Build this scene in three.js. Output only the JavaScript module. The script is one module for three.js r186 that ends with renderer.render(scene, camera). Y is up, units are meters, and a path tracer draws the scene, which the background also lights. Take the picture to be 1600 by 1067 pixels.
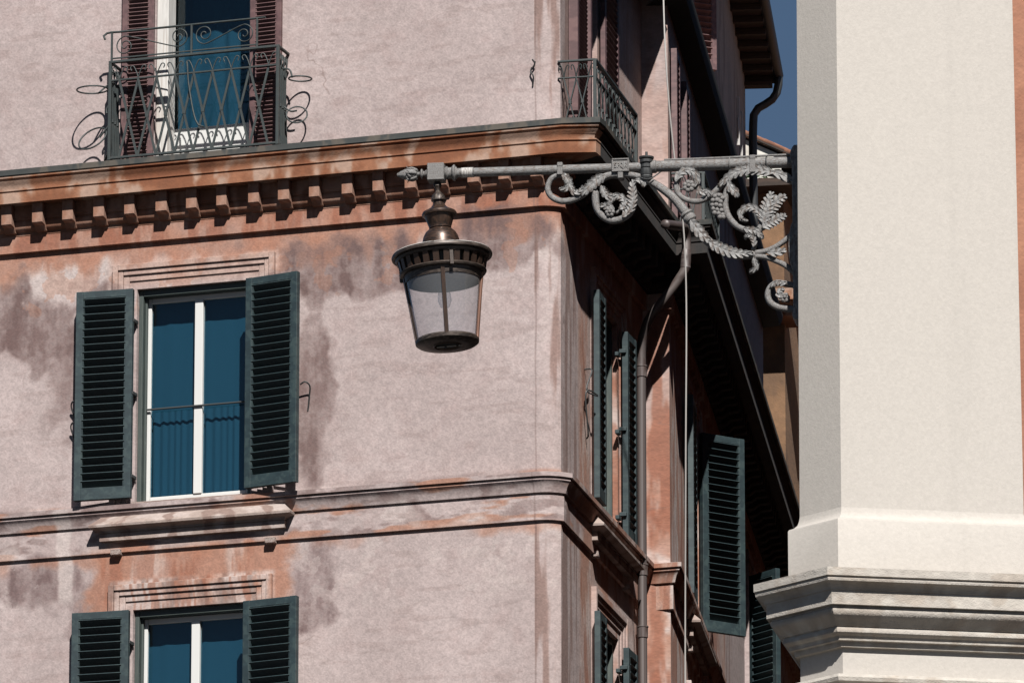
import * as THREE from 'three';
import { mergeGeometries, toCreasedNormals } from 'three/addons/utils/BufferGeometryUtils.js';
import { RoundedBoxGeometry } from 'three/addons/geometries/RoundedBoxGeometry.js';
import { TextGeometry } from 'three/addons/geometries/TextGeometry.js';
import { FontLoader } from 'three/addons/loaders/FontLoader.js';

// ---------------------------------------------------------------- camera, sky, sun, exposure
const D2R = Math.PI / 180;
const scene = new THREE.Scene();
const camera = new THREE.PerspectiveCamera(2 * Math.atan(533.5 / 12000) / D2R, 1600 / 1067, 1, 600);
camera.position.set(0, 1.6, 0);
camera.rotation.x = Math.atan(3200 / 12000);
const renderer = new THREE.WebGLRenderer({ antialias: true });
renderer.toneMapping = THREE.LinearToneMapping;
renderer.toneMappingExposure = 2.0;
renderer.shadowMap.enabled = true;

const SUN_AZ = 8.5 * D2R, SUN_EL = 45 * D2R;
const sunDir = new THREE.Vector3(Math.sin(SUN_AZ) * Math.cos(SUN_EL), Math.sin(SUN_EL), Math.cos(SUN_AZ) * Math.cos(SUN_EL));
{
  const W = 256, H = 128, d = new Float32Array(W * H * 4);
  for (let j = 0; j < H; j++) for (let i = 0; i < W; i++) {
    const el = ((j + 0.5) / H - 0.5) * Math.PI, t = Math.max(0, Math.sin(el));
    const k = Math.pow(1 - t, 5), o = (j * W + i) * 4;
    d[o] = 0.022 + 0.078 * k; d[o + 1] = 0.046 + 0.092 * k; d[o + 2] = 0.090 + 0.102 * k; d[o + 3] = 1;
  }
  const sky = new THREE.DataTexture(d, W, H, THREE.RGBAFormat, THREE.FloatType);
  sky.mapping = THREE.EquirectangularReflectionMapping;
  sky.magFilter = sky.minFilter = THREE.LinearFilter; sky.wrapS = THREE.RepeatWrapping; sky.needsUpdate = true;
  scene.background = sky; scene.environment = sky;
}
const sun = new THREE.DirectionalLight(new THREE.Color(1, 0.975, 0.945), 4.7);
sun.position.set(0, 20, -60).addScaledVector(sunDir, 150); sun.target.position.set(0, 20, -60);
sun.castShadow = true; sun.shadow.mapSize.set(4096, 4096); sun.shadow.radius = 1;
Object.assign(sun.shadow.camera, { left: -30, right: 30, top: 30, bottom: -30, near: 1, far: 320 });
scene.add(sun, sun.target);

// ---------------------------------------------------------------- helpers
let seed = 20731;
const rnd = () => { seed = (seed + 0x6D2B79F5) | 0; let t = Math.imul(seed ^ (seed >>> 15), 1 | seed); t = (t + Math.imul(t ^ (t >>> 7), 61 | t)) ^ t; return ((t ^ (t >>> 14)) >>> 0) / 4294967296; };
const rr = (a, b) => a + (b - a) * rnd();
const clamp = (x, a = 0, b = 1) => Math.min(b, Math.max(a, x));
const ss = (a, b, x) => { const t = clamp((x - a) / (b - a)); return t * t * (3 - 2 * t); };
const mix = (a, b, t) => a + (b - a) * t;
const PERM = new Uint8Array(512); { const p = [...Array(256).keys()]; for (let i = 255; i > 0; i--) { const j = Math.floor(rnd() * (i + 1)); [p[i], p[j]] = [p[j], p[i]]; } for (let i = 0; i < 512; i++) PERM[i] = p[i & 255]; }
const VAL = new Float32Array(256); for (let i = 0; i < 256; i++) VAL[i] = rnd();
function vn(x, y) {
  const xi = Math.floor(x), yi = Math.floor(y), fx = x - xi, fy = y - yi, X = xi & 255, Y = yi & 255;
  const u = fx * fx * (3 - 2 * fx), v = fy * fy * (3 - 2 * fy);
  const a = VAL[PERM[X + PERM[Y]]], b = VAL[PERM[((X + 1) & 255) + PERM[Y]]], c = VAL[PERM[X + PERM[(Y + 1) & 255]]], e = VAL[PERM[((X + 1) & 255) + PERM[(Y + 1) & 255]]];
  return a + (b - a) * u + (c - a) * v + (a - b - c + e) * u * v;
}
const fbm = (x, y, o = 4) => { let s = 0, a = 0.5, n = 0; for (let i = 0; i < o; i++) { s += a * vn(x, y); n += a; a *= 0.5; x = x * 2.03 + 17.1; y = y * 2.03 + 9.7; } return s / n; };
const names = {};
const numbered = n => { const k = names[n] = (names[n] ?? -1) + 1; return k ? n + '_' + String(k).padStart(3, '0') : n; };
function shade(o) { o.castShadow = o.receiveShadow = true; return o; }
function part(name, geo, mat, parent, M) { const m = shade(new THREE.Mesh(geo, mat)); m.name = name; if (M) m.applyMatrix4(M); parent.add(m); return m; }
function thing(name, label, category, M, group) {
  const g = new THREE.Group(); g.name = numbered(name); if (M) g.applyMatrix4(M); g.userData = { label, category }; if (group) g.userData.group = group; scene.add(g); return g;
}
const T = (x, y, z) => new THREE.Matrix4().makeTranslation(x, y, z);
const RY = a => new THREE.Matrix4().makeRotationY(a), RX = a => new THREE.Matrix4().makeRotationX(a), RZ = a => new THREE.Matrix4().makeRotationZ(a);
const mul = (...m) => m.reduce((a, b) => a.clone().multiply(b));
const box = (x0, x1, y0, y1, z0, z1) => { const g = new THREE.BoxGeometry(x1 - x0, y1 - y0, z1 - z0); g.translate((x0 + x1) / 2, (y0 + y1) / 2, (z0 + z1) / 2); return g; };
const rbox = (x0, x1, y0, y1, z0, z1, r = 0.006) => { const g = new RoundedBoxGeometry(x1 - x0, y1 - y0, z1 - z0, 1, Math.min(r, 0.45 * Math.min(x1 - x0, y1 - y0, z1 - z0))); g.translate((x0 + x1) / 2, (y0 + y1) / 2, (z0 + z1) / 2); return g; };
const flat = g => { const n = g.index ? g.toNonIndexed() : g; for (const k of Object.keys(n.attributes)) if (!['position', 'normal', 'uv'].includes(k)) n.deleteAttribute(k); return n; };
const join = a => mergeGeometries(a.map(flat));
// uv in metres from position: u = x + ou, v = y
function uvPos(g, ou = 0, ov = 0) { const p = g.attributes.position, a = new Float32Array(p.count * 2); for (let i = 0; i < p.count; i++) { a[2 * i] = p.getX(i) + ou + p.getZ(i) * 0.5; a[2 * i + 1] = p.getY(i) + ov; } g.setAttribute('uv', new THREE.BufferAttribute(a, 2)); return g; }
// sweep of a profile [[out, height]...] along a plan path; path(out) gives [[x, z]...]
function sweep(profile, path, s0 = 0, caps = false) {
  const rings = profile.map(([w]) => path(w)), n = rings[0].length, base = path(0), dist = [s0];
  for (let i = 1; i < n; i++) dist.push(dist[i - 1] + Math.hypot(base[i][0] - base[i - 1][0], base[i][1] - base[i - 1][1]));
  const pos = [], uv = []; let h = [0];
  for (let k = 1; k < profile.length; k++) h.push(h[k - 1] + Math.hypot(profile[k][0] - profile[k - 1][0], profile[k][1] - profile[k - 1][1]));
  const V = (k, i) => [rings[k][i][0], profile[k][1], rings[k][i][1]];
  const Q = (k, i) => [dist[i], profile[k][1] - profile[k][0] * 0.5];
  for (let k = 0; k + 1 < profile.length; k++) for (let i = 0; i + 1 < n; i++) {
    const a = V(k, i), b = V(k, i + 1), c = V(k + 1, i + 1), d = V(k + 1, i);
    pos.push(...a, ...b, ...c, ...a, ...c, ...d);
    uv.push(...Q(k, i), ...Q(k, i + 1), ...Q(k + 1, i + 1), ...Q(k, i), ...Q(k + 1, i + 1), ...Q(k + 1, i));
  }
  if (caps) for (const i of [0, n - 1]) {
    const tr = THREE.ShapeUtils.triangulateShape(profile.map(([w, v]) => new THREE.Vector2(w, v)), []);
    for (const t of tr) for (const k of t) { pos.push(...V(k, i)); uv.push(dist[i] + profile[k][0], profile[k][1]); }
  }
  let g = new THREE.BufferGeometry();
  g.setAttribute('position', new THREE.Float32BufferAttribute(pos, 3)); g.setAttribute('uv', new THREE.Float32BufferAttribute(uv, 2));
  g.computeVertexNormals(); return toCreasedNormals(g, 32 * D2R);
}
// mitred offset of an open polyline in plan; outward is to the left of travel seen with z down the page
function offsetter(pts) {
  return w => pts.map((p, i) => {
    const nrm = (a, b) => { const dx = b[0] - a[0], dz = b[1] - a[1], l = Math.hypot(dx, dz); return [-dz / l, dx / l]; };
    const n1 = i ? nrm(pts[i - 1], p) : nrm(p, pts[1]), n2 = i < pts.length - 1 ? nrm(p, pts[i + 1]) : n1;
    const m = [n1[0] + n2[0], n1[1] + n2[1]], d = (m[0] * n1[0] + m[1] * n1[1]);
    return [p[0] + m[0] * w / d, p[1] + m[1] * w / d];
  }).map(q => [q[0], q[1]]);
}
function holedWall(u0, u1, v0, v1, holes, depth, ou) {
  const s = new THREE.Shape([[u0, v0], [u1, v0], [u1, v1], [u0, v1]].map(a => new THREE.Vector2(...a)));
  for (const [a, b, c, d] of holes) s.holes.push(new THREE.Path([[a, c], [a, d], [b, d], [b, c]].map(q => new THREE.Vector2(...q))));
  const g = new THREE.ExtrudeGeometry(s, { depth, bevelEnabled: false }); g.translate(0, 0, -depth); return uvPos(g, ou);
}
function frameGeo(u0, u1, v0, v1, t, w0, w1, bottom = true) {   // a rectangular frame of band t
  const g = [rbox(u0, u0 + t, v0, v1, w0, w1), rbox(u1 - t, u1, v0, v1, w0, w1), rbox(u0 + t + 0.001, u1 - t - 0.001, v1 - t, v1, w0, w1 - 0.002)];
  if (bottom) g.push(rbox(u0 + t + 0.001, u1 - t - 0.001, v0, v0 + t, w0, w1 - 0.002));
  return join(g);
}
// tube of varying radius along 3D points
function tube(pts, rad, seg = 48, sides = 10, flute = 0) {
  const c = new THREE.CatmullRomCurve3(pts.map(p => new THREE.Vector3(p[0], p[1], p[2] || 0)), false, 'centripetal');
  const fr = c.computeFrenetFrames(seg, false), pos = [], idx = [], uv = [];
  for (let i = 0; i <= seg; i++) {
    const t = i / seg, p = c.getPointAt(t), r = typeof rad === 'function' ? rad(t) : rad;
    for (let j = 0; j <= sides; j++) {
      const a = j / sides * 2 * Math.PI, q = r * (1 + flute * Math.cos(a * 5)), n = fr.normals[i], b = fr.binormals[i];
      pos.push(p.x + q * (Math.cos(a) * n.x + Math.sin(a) * b.x), p.y + q * (Math.cos(a) * n.y + Math.sin(a) * b.y), p.z + q * (Math.cos(a) * n.z + Math.sin(a) * b.z)); uv.push(t, j / sides);
    }
  }
  for (let i = 0; i < seg; i++) for (let j = 0; j < sides; j++) { const a = i * (sides + 1) + j, b = a + sides + 1; idx.push(a, b, a + 1, b, b + 1, a + 1); }
  for (const e of [0, seg]) { const m = pos.length / 3, p = c.getPointAt(e / seg); pos.push(p.x, p.y, p.z); uv.push(0, 0); for (let j = 0; j < sides; j++) idx.push(m, e * (sides + 1) + j, e * (sides + 1) + j + 1); }
  const g = new THREE.BufferGeometry(); g.setAttribute('position', new THREE.Float32BufferAttribute(pos, 3)); g.setAttribute('uv', new THREE.Float32BufferAttribute(uv, 2)); g.setIndex(idx); g.computeVertexNormals(); return g;
}
function lathe(pts, seg = 48) { return toCreasedNormals(new THREE.LatheGeometry(pts.map(p => new THREE.Vector2(p[0], p[1])), seg), 35 * D2R); }

// ---------------------------------------------------------------- procedural textures
function dataTex(w, h, fn, srgb = true) {
  const d = new Uint8Array(w * h * 4);
  for (let j = 0; j < h; j++) for (let i = 0; i < w; i++) { const c = fn(i, j), o = (j * w + i) * 4; d[o] = clamp(c[0], 0, 255); d[o + 1] = clamp(c[1], 0, 255); d[o + 2] = clamp(c[2], 0, 255); d[o + 3] = 255; }
  const t = new THREE.DataTexture(d, w, h); t.magFilter = THREE.LinearFilter; t.minFilter = THREE.LinearMipmapLinearFilter; t.generateMipmaps = true; t.wrapS = t.wrapT = THREE.MirroredRepeatWrapping;
  if (srgb) t.colorSpace = THREE.SRGBColorSpace; t.needsUpdate = true; return t;
}
const lerp3 = (a, b, t) => [a[0] + (b[0] - a[0]) * t, a[1] + (b[1] - a[1]) * t, a[2] + (b[2] - a[2]) * t];
// old plaster of the apartment house: s runs along the wall round the corner, -6..6 m; height 16..24 m
const PW = 2048, PH = 1366;
const ORANGE = [168, 116, 92], PALE = [202, 188, 182], MAUVE = [108, 85, 81], BASE = [180, 163, 159], RUST = [140, 80, 56];
const plasterMap = dataTex(PW, PH, (i, j) => {
  const s = (i + 0.5) / PW * 12 - 6, v = (j + 0.5) / PH * 8 + 16;
  const n1 = fbm(s * 1.3, v * 1.3, 4), n2 = fbm(s * 6 + 40, v * 6, 4), n3 = fbm(s * 24, v * 24 + 7, 3), st = fbm(s * 9 + 3, v * 1.6 + 60, 4), nw = fbm(s * 3 + 80, v * 3 + 30, 4);
  let c = lerp3(BASE, [191, 174, 170], ss(0.3, 0.75, n1));
  c = lerp3(c, [150, 128, 124], ss(0.5, 0.8, n2) * 0.25);
  c = lerp3(c, [152, 132, 127], ss(0.6, 0.72, fbm(s * 3.1 + 400, v * 14, 4)) * 0.28);
  const side = s > 0.3;
  // grime patches under the cornice and beside the windows
  const brk = 0.5 + 0.6 * ss(0.34, 0.64, n2 * 0.4 + n3 * 0.3 + st * 0.3), put = (col, m) => { c = lerp3(c, col, clamp(col === MAUVE ? m * brk : m)); };
  const patch = (cs, cv, rs, rv, edge = 0.5) => { const dd = Math.hypot((s - cs) / rs, (v - cv) / rv) + (nw - 0.5) * 1.3 + (n2 - 0.5) * 0.9; return 1 - ss(edge, edge + 0.45, dd); };
  // the orange undercoat left below the cornice, with pale salts along its lower edge
  const low = 21.22 + (nw - 0.5) * 0.34 + (st - 0.5) * 0.28 - 0.06 * Math.sin(s * 2.1) + (s > -2.4 && s < -0.2 ? -0.02 : 0);
  if (!side || s < 4.4) {
    put(PALE, (ss(low - 0.42, low - 0.16, v) * (1 - ss(low, low + 0.1, v))) * ss(0.38, 0.62, nw * 0.35 + st * 0.4 + n3 * 0.25) * 0.75);
    put(ORANGE, ss(low - 0.05, low + 0.12, v) * (1 - ss(21.9, 22.0, v)) * (0.68 + 0.5 * (n2 - 0.4)));
    put(RUST, ss(21.36, 21.47, v) * (1 - ss(21.9, 22.0, v)) * ss(0.4, 0.65, st) * 0.6);
  }
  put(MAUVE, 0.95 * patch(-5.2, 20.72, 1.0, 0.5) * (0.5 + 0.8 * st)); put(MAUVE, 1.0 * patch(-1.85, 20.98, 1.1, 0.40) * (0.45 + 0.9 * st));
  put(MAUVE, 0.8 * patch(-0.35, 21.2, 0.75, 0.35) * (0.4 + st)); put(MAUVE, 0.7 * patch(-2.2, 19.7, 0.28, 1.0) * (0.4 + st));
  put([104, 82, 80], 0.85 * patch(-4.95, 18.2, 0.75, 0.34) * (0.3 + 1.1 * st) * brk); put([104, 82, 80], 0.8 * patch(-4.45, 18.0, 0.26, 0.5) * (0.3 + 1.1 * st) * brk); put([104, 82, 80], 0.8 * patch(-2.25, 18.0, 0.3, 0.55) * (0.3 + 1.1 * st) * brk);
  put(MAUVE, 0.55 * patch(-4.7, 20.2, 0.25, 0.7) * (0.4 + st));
  put(ORANGE, 0.35 * ss(0.62, 0.64, fbm(s * 4.3 + 300, v * 4.3, 5)) * ss(20.7, 20.9, v) * (1 - ss(21.45, 21.5, v))); put(PALE, 0.35 * ss(0.62, 0.64, fbm(s * 6 + 500, v * 6, 5)) * ss(17.6, 17.9, v) * (1 - ss(18.4, 18.45, v)));
  // apron and head of the lower window: orange undercoat with rust runs
  const ap = (1 - ss(0.95, 1.12, Math.abs(s + 3.43) + (n2 - 0.5) * 0.35)) * ss(17.7, 18.0, v + (nw - 0.5) * 0.4) * (1 - ss(18.42, 18.5, v));
  put(ORANGE, ap * 0.82); put(PALE, ap * ss(0.5, 0.68, fbm(s * 4 + 11, v * 1.2, 3)) * 0.55); put(RUST, ap * ss(0.52, 0.72, st) * 0.45);
  const hd = (1 - ss(0.8, 0.86, Math.abs(s + 3.43))) * ss(17.84, 17.87, v) * (1 - ss(18.13, 18.18, v)); put(PALE, hd * 0.75 * ss(0.36, 0.56, n2 * 0.5 + st * 0.5)); put(RUST, hd * 0.5 * ss(0.5, 0.66, fbm(s * 15, v * 2 + 4, 4))); put([120, 98, 90], hd * 0.5 * ss(0.52, 0.66, fbm(s * 10 + 90, v * 3, 4)));
  const hd1 = (1 - ss(0.8, 0.86, Math.abs(s + 3.43))) * ss(21.08, 21.1, v) * (1 - ss(21.26, 21.3, v)); put(PALE, hd1 * 0.6 * ss(0.38, 0.56, n2 * 0.5 + st * 0.5));
  const ap1 = (1 - ss(0.8, 0.95, Math.abs(s + 3.43))) * ss(20.95, 21.1, v) * (1 - ss(21.25, 21.4, v)); put(ORANGE, ap1 * 0.35);
  // string course: weather marks and flecks of the orange coat
  const sc = ss(18.38, 18.44, v) * (1 - ss(18.88, 18.95, v));
  put(MAUVE, sc * ss(0.45, 0.62, fbm(s * 5, v * 14, 4)) * 0.55); put(ORANGE, sc * ss(0.54, 0.68, fbm(s * 2.2 + 50, v * 9, 4)) * 0.75); put(PALE, sc * ss(0.5, 0.66, fbm(s * 3 + 90, v * 5, 3)) * 0.5);
  put(ORANGE, ss(18.28, 18.38, v + (n2 - 0.5) * 0.16) * (1 - ss(18.4, 18.43, v)) * ss(0.45, 0.6, fbm(s * 1.7 + 20, 3, 3)) * 0.6);
  // pale patch of repair plaster left of the lower window
  put(PALE, (1 - ss(0.05, 0.09, Math.abs(s + 4.72 + (n2 - 0.5) * 0.08))) * ss(17.9, 18.05, v) * (1 - ss(18.75, 18.85, v)) * 0.75);
  // corner and side: long brown runs
  if (s > -0.02 && s < 0.9) put([126, 96, 86], ss(0.46, 0.66, fbm(s * 11, v * 0.9 + 5, 4)) * 0.65);
  if (side) { const k = ss(0.9, 1.1, s) * (v < 22.1 ? 1 : 0.35); put(ORANGE, k * (0.2 + 0.55 * ss(0.4, 0.62, fbm(s * 2.4 + 7, v * 1.1, 4)))); put(PALE, k * ss(0.55, 0.7, fbm(s * 5 + 30, v * 2.2, 4)) * 0.6); put(RUST, k * ss(0.58, 0.72, st) * 0.5); if (s > 3.9 && v < 22.1) { put(ORANGE, 0.5 * ss(0.36, 0.56, fbm(s * 4 + 70, v * 1.6, 4))); put(PALE, 0.85 * ss(0.48, 0.64, fbm(s * 6 + 5, v * 2.5 + 40, 4))); put(RUST, 0.6 * ss(0.56, 0.7, fbm(s * 12, v * 1.5 + 9, 4))); } }
  // hairline joint beside the corner, hair cracks
  put([112, 90, 84], (1 - ss(0.004, 0.011, Math.abs(s + 0.005 + (vn(2, v * 3) - 0.5) * 0.008))) * 0.3);
  const cr = Math.abs(fbm(s * 1.1 + 200, v * 1.1 + 100, 5) - 0.5); put([120, 98, 92], (1 - ss(0.0012, 0.004, cr)) * ss(0.55, 0.7, n1) * 0.4);
  const g = 1 + (n3 - 0.5) * 0.12 + (vn(s * 80, v * 80) - 0.5) * 0.12 + (n2 - 0.5) * 0.07; return [c[0] * g, c[1] * g, c[2] * g];
});
plasterMap.repeat.set(1 / 12, 1 / 8); plasterMap.offset.set(0.5, -2);
const grainBump = dataTex(512, 512, (i, j) => { const x = i / 512 * 24, y = j / 512 * 24, n = fbm(x, y, 5) * 0.6 + fbm(x * 5, y * 5, 2) * 0.4; return [n * 255, n * 255, n * 255]; }, false);
const bumpAt = k => { const t = grainBump.clone(); t.repeat.set(k, k); t.needsUpdate = true; return t; };
const bump1 = bumpAt(0.7), bump3 = bumpAt(2.2);
function mottle(a, b, c, sx, sy, sz = 512, thr = [0.45, 0.68], rep = 0.5) {
  const t = dataTex(sz, sz, (i, j) => { const x = i / sz, y = j / sz, n = fbm(x * sx, y * sy, 5), m = fbm(x * sx * 1.7 + 33, y * sy * 0.8 + 12, 4), f = fbm(x * 60, y * 60, 3); let q = lerp3(a, b, ss(thr[0], thr[1], n)); q = lerp3(q, c, ss(0.52, 0.68, m) * 0.8); const k = 0.92 + 0.16 * f; return [q[0] * k, q[1] * k, q[2] * k]; });
  t.repeat.set(rep, rep); return t;
}
const K = 0.58;   // the maps are written as brightness in the picture; K brings them to base colours
const std = (o) => new THREE.MeshStandardMaterial({ roughness: 0.9, metalness: 0, ...(o.map && !o.color ? { color: new THREE.Color(K, K, K) } : {}), ...o });
const col = (r, g, b) => new THREE.Color().setRGB(r, g, b);
const M = {
  plaster: std({ map: plasterMap, bumpMap: bump1, bumpScale: 0.003, side: THREE.DoubleSide }),
  shadedGrime: std({ map: mottle([48, 43, 40], [60, 51, 46], [42, 41, 40], 9, 9, 256, [0.4, 0.65], 0.5), bumpMap: bump3, bumpScale: 0.003, side: THREE.DoubleSide }),  // darker copy of the cornice colour: street shade painted in, plus grime
  cornice: std({ map: mottle([132, 80, 50], [152, 100, 70], [182, 156, 140], 7, 9, 512, [0.42, 0.66], 0.4), bumpMap: bump3, bumpScale: 0.003, side: THREE.DoubleSide }),
  bed: std({ map: mottle([136, 92, 70], [152, 108, 86], [172, 136, 118], 8, 8, 256, [0.4, 0.65], 0.5), bumpMap: bump3, bumpScale: 0.003, side: THREE.DoubleSide }),
  lead: std({ map: mottle([44, 48, 46], [62, 60, 55], [92, 82, 70], 9, 9, 256), roughness: 0.7, side: THREE.DoubleSide }),
  stone: std({ map: mottle([168, 150, 140], [184, 168, 160], [134, 110, 100], 8, 12, 512, [0.4, 0.65], 0.7), bumpMap: bump3, bumpScale: 0.004, side: THREE.DoubleSide }),
  green: std({ map: mottle([34, 51, 55], [42, 60, 63], [58, 74, 74], 14, 30, 256, [0.4, 0.7], 0.9), roughness: 0.55 }),
  greenJamb: std({ map: mottle([66, 76, 72], [78, 86, 80], [54, 66, 64], 10, 30, 256), roughness: 0.6 }),
  brown: std({ map: mottle([104, 74, 74], [114, 84, 82], [88, 62, 62], 14, 30, 256, [0.4, 0.7], 0.9), roughness: 0.6 }),
  white: std({ color: col(0.44, 0.435, 0.415), roughness: 0.5 }),
  whiteOld: std({ map: mottle([214, 210, 204], [224, 220, 214], [196, 186, 176], 8, 14, 256), roughness: 0.7 }),
  iron: std({ map: mottle([46, 56, 57], [62, 72, 72], [80, 76, 70], 20, 20, 256, [0.4, 0.65], 2), roughness: 0.6, metalness: 0.15 }),
  blackIron: std({ color: col(0.02, 0.021, 0.021), roughness: 0.6 }),
  castGrey: std({ map: mottle([126, 124, 122], [148, 146, 143], [104, 92, 84], 22, 22, 512, [0.4, 0.65], 2.5), bumpMap: bumpAt(9), bumpScale: 0.0015, roughness: 0.62, metalness: 0.05, side: THREE.DoubleSide }),
  bronze: new THREE.MeshPhysicalMaterial({ map: mottle([60, 46, 38], [76, 58, 48], [44, 37, 33], 20, 24, 256, [0.4, 0.65], 1), metalness: 0.55, roughness: 0.36, side: THREE.DoubleSide }),
  bronzeDark: new THREE.MeshPhysicalMaterial({ map: mottle([44, 38, 34], [58, 48, 42], [90, 80, 72], 26, 26, 256, [0.4, 0.65], 1), metalness: 0.4, roughness: 0.45, side: THREE.DoubleSide }),
  copper: std({ color: col(0.13, 0.062, 0.04), metalness: 0.3, roughness: 0.5 }),
  flaking: std({ map: mottle([190, 186, 180], [206, 202, 196], [96, 86, 78], 30, 12, 256, [0.35, 0.6], 1), roughness: 0.8 }),
  pipe: std({ map: mottle([92, 84, 82], [108, 98, 94], [80, 66, 62], 12, 6, 256), roughness: 0.5, metalness: 0.1 }),
  pilaster: std({ color: new THREE.Color(0.56, 0.555, 0.55), map: (() => { const t = dataTex(1024, 1024, (i, j) => { const x = i / 1024, y = j / 1024, a = fbm(x * 5, y * 4, 3), f = vn(x * 210, y * 210) * 0.5 + vn(x * 420 + 9, y * 420) * 0.5, st = ss(0.6, 0.78, fbm(x * 16 + 4, y * 1.5, 4)), q = lerp3([204, 197, 188], [207, 200, 191], a), k = 0.965 + 0.06 * f - 0.02 * st; return [q[0] * k, q[1] * k, q[2] * k]; }); t.repeat.set(0.3, 0.3); return t; })(), bumpMap: bumpAt(4), bumpScale: 0.001, side: THREE.DoubleSide }),
  pilasterTrim: std({ color: new THREE.Color(0.56, 0.555, 0.54), map: mottle([196, 188, 179], [202, 195, 186], [184, 172, 160], 9, 22, 512, [0.4, 0.7], 0.6), bumpMap: bump3, bumpScale: 0.004, side: THREE.DoubleSide }),
  orangeWall: std({ map: mottle([164, 112, 88], [172, 120, 94], [156, 104, 80], 5, 5, 256), bumpMap: bump1, bumpScale: 0.004 }),
  farWall: std({ map: mottle([150, 142, 134], [164, 154, 144], [128, 116, 106], 5, 7, 256, [0.4, 0.65], 0.3), bumpMap: bump1, bumpScale: 0.006, side: THREE.DoubleSide }),
  tanWall: std({ map: mottle([126, 94, 66], [138, 104, 74], [106, 80, 58], 5, 7, 256, [0.4, 0.65], 0.3), bumpMap: bump1, bumpScale: 0.005, side: THREE.DoubleSide }),
  whiteWall: std({ map: mottle([214, 210, 200], [220, 216, 206], [200, 192, 180], 5, 5, 256, [0.4, 0.65], 0.3) }),
  terracotta: std({ map: mottle([172, 118, 92], [186, 134, 108], [150, 104, 84], 9, 9, 256) }),
  darkTimber: std({ map: mottle([40, 36, 33], [50, 44, 40], [34, 32, 31], 4, 30, 256), side: THREE.DoubleSide }),
  timber: std({ map: mottle([60, 48, 40], [74, 58, 48], [48, 40, 36], 4, 30, 256), side: THREE.DoubleSide }),
  cable: std({ color: col(0.33, 0.31, 0.29), roughness: 0.6 }),
  ground: std({ map: mottle([62, 61, 60], [70, 68, 66], [54, 52, 50], 12, 12, 512, [0.4, 0.65], 0.2) }),
  leaf: new THREE.MeshPhysicalMaterial({ color: col(0.06, 0.1, 0.03), roughness: 0.9, transmission: 0.3, thickness: 0, side: THREE.DoubleSide }),
  curtain: std({ color: col(0.09, 0.105, 0.122), roughness: 0.95, side: THREE.DoubleSide }),
  glass: new THREE.MeshPhysicalMaterial({ color: col(0.52, 0.73, 0.8), transmission: 1, thickness: 0, roughness: 0.03, ior: 1.52 }),
  lampGlass: new THREE.MeshPhysicalMaterial({ color: col(0.84, 0.85, 0.87), transmission: 0.94, thickness: 0, roughness: 0.1, ior: 1.5 }),
};

// ---------------------------------------------------------------- ground
{
  const g = new THREE.PlaneGeometry(900, 900); g.rotateX(-Math.PI / 2);
  const m = part('ground', uvPos(g), M.ground, scene); m.userData = { kind: 'structure', label: 'paved street far below the frame', category: 'ground' };
}

// ---------------------------------------------------------------- plan of the apartment house (front frame: x along the front, z outwards)
const AM = mul(T(0.228, 0, -69.594), RY(-18.3 * D2R));
const thS = 95.6 * D2R, RC = 0.2;
const So = [RC * Math.sin(thS), -RC * (1 - Math.cos(thS))];                // start of the side wall
const dS = [Math.cos(thS), -Math.sin(thS)], nS = [Math.sin(thS), Math.cos(thS)];      // along the side wall, outwards from it
const OUT = 1.55;                                                         // the cornice reaches further out over the side street
const sidePt = (u, w) => [So[0] + dS[0] * u + nS[0] * w, So[1] + dS[1] * u + nS[1] * w];
const U_IN = 3.729, RET = 0.261;                                          // inner corner of the step, width of its front-facing return
const inner = sidePt(U_IN, 0), thW = 102.1 * D2R;
const Wo = [inner[0] + RET, inner[1]], dW = [Math.cos(thW), -Math.sin(thW)], nW = [Math.sin(thW), Math.cos(thW)];
const wingPt = (u, w) => [Wo[0] + dW[0] * u + nW[0] * w, Wo[1] + dW[1] * u + nW[1] * w];
const SM = mul(T(So[0], 0, So[1]), RY(thS)), WM = mul(T(Wo[0], 0, Wo[1]), RY(thW));
const W_END = 12.5, W_FAR = 20;                                            // the top storey of the wing stops short of the storeys below
function stepPts(w) {   // inner corner and outer arris of the step, offset by w
  const pIn = sidePt(U_IN, w); const t = (inner[1] + w - pIn[1]) / dS[1]; const a = [pIn[0] + dS[0] * t, pIn[1] + dS[1] * t];
  const q = wingPt(0, w), t2 = (inner[1] + w - q[1]) / dW[1]; return [a, [q[0] + dW[0] * t2, q[1] + dW[1] * t2]];
}
const RA = 0.275, TA = 50 * D2R;                                         // soft curve, then an arris, then the flat side
const arcPts = (w, n = 10) => {
  const o = Array.from({ length: n }, (_, i) => { const a = TA * i / n; return [(RA + w) * Math.sin(a), -RA + (RA + w) * Math.cos(a)]; });
  const n1 = [Math.sin(TA), Math.cos(TA)], k = w / (1 + n1[0] * nS[0] + n1[1] * nS[1]);
  o.push([RA * n1[0] + k * (n1[0] + nS[0]), -RA + RA * n1[1] + k * (n1[1] + nS[1])], sidePt(0.02, w)); return o;
};
const chamferPts = w => { const t = w / 0.31; return [[0.368 * t, w], [mix(So[0], 0.71, t), mix(So[1], 0.235, t)], sidePt(-0.35 * t, w * OUT)]; };
const LEFT = -11;
const pathArc = w => [[LEFT, w], ...arcPts(w), stepPts(w)[0]];
const pathEave = w => [[LEFT, w], ...chamferPts(w).slice(0, 2), sidePt(-0.3, w * 1.45), stepPts(w * 1.45)[0]];
const pathCham = w => [[LEFT, w], ...chamferPts(w), stepPts(w * OUT)[0]];
const wingInv = new THREE.Matrix4().copy(WM).invert();
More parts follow.
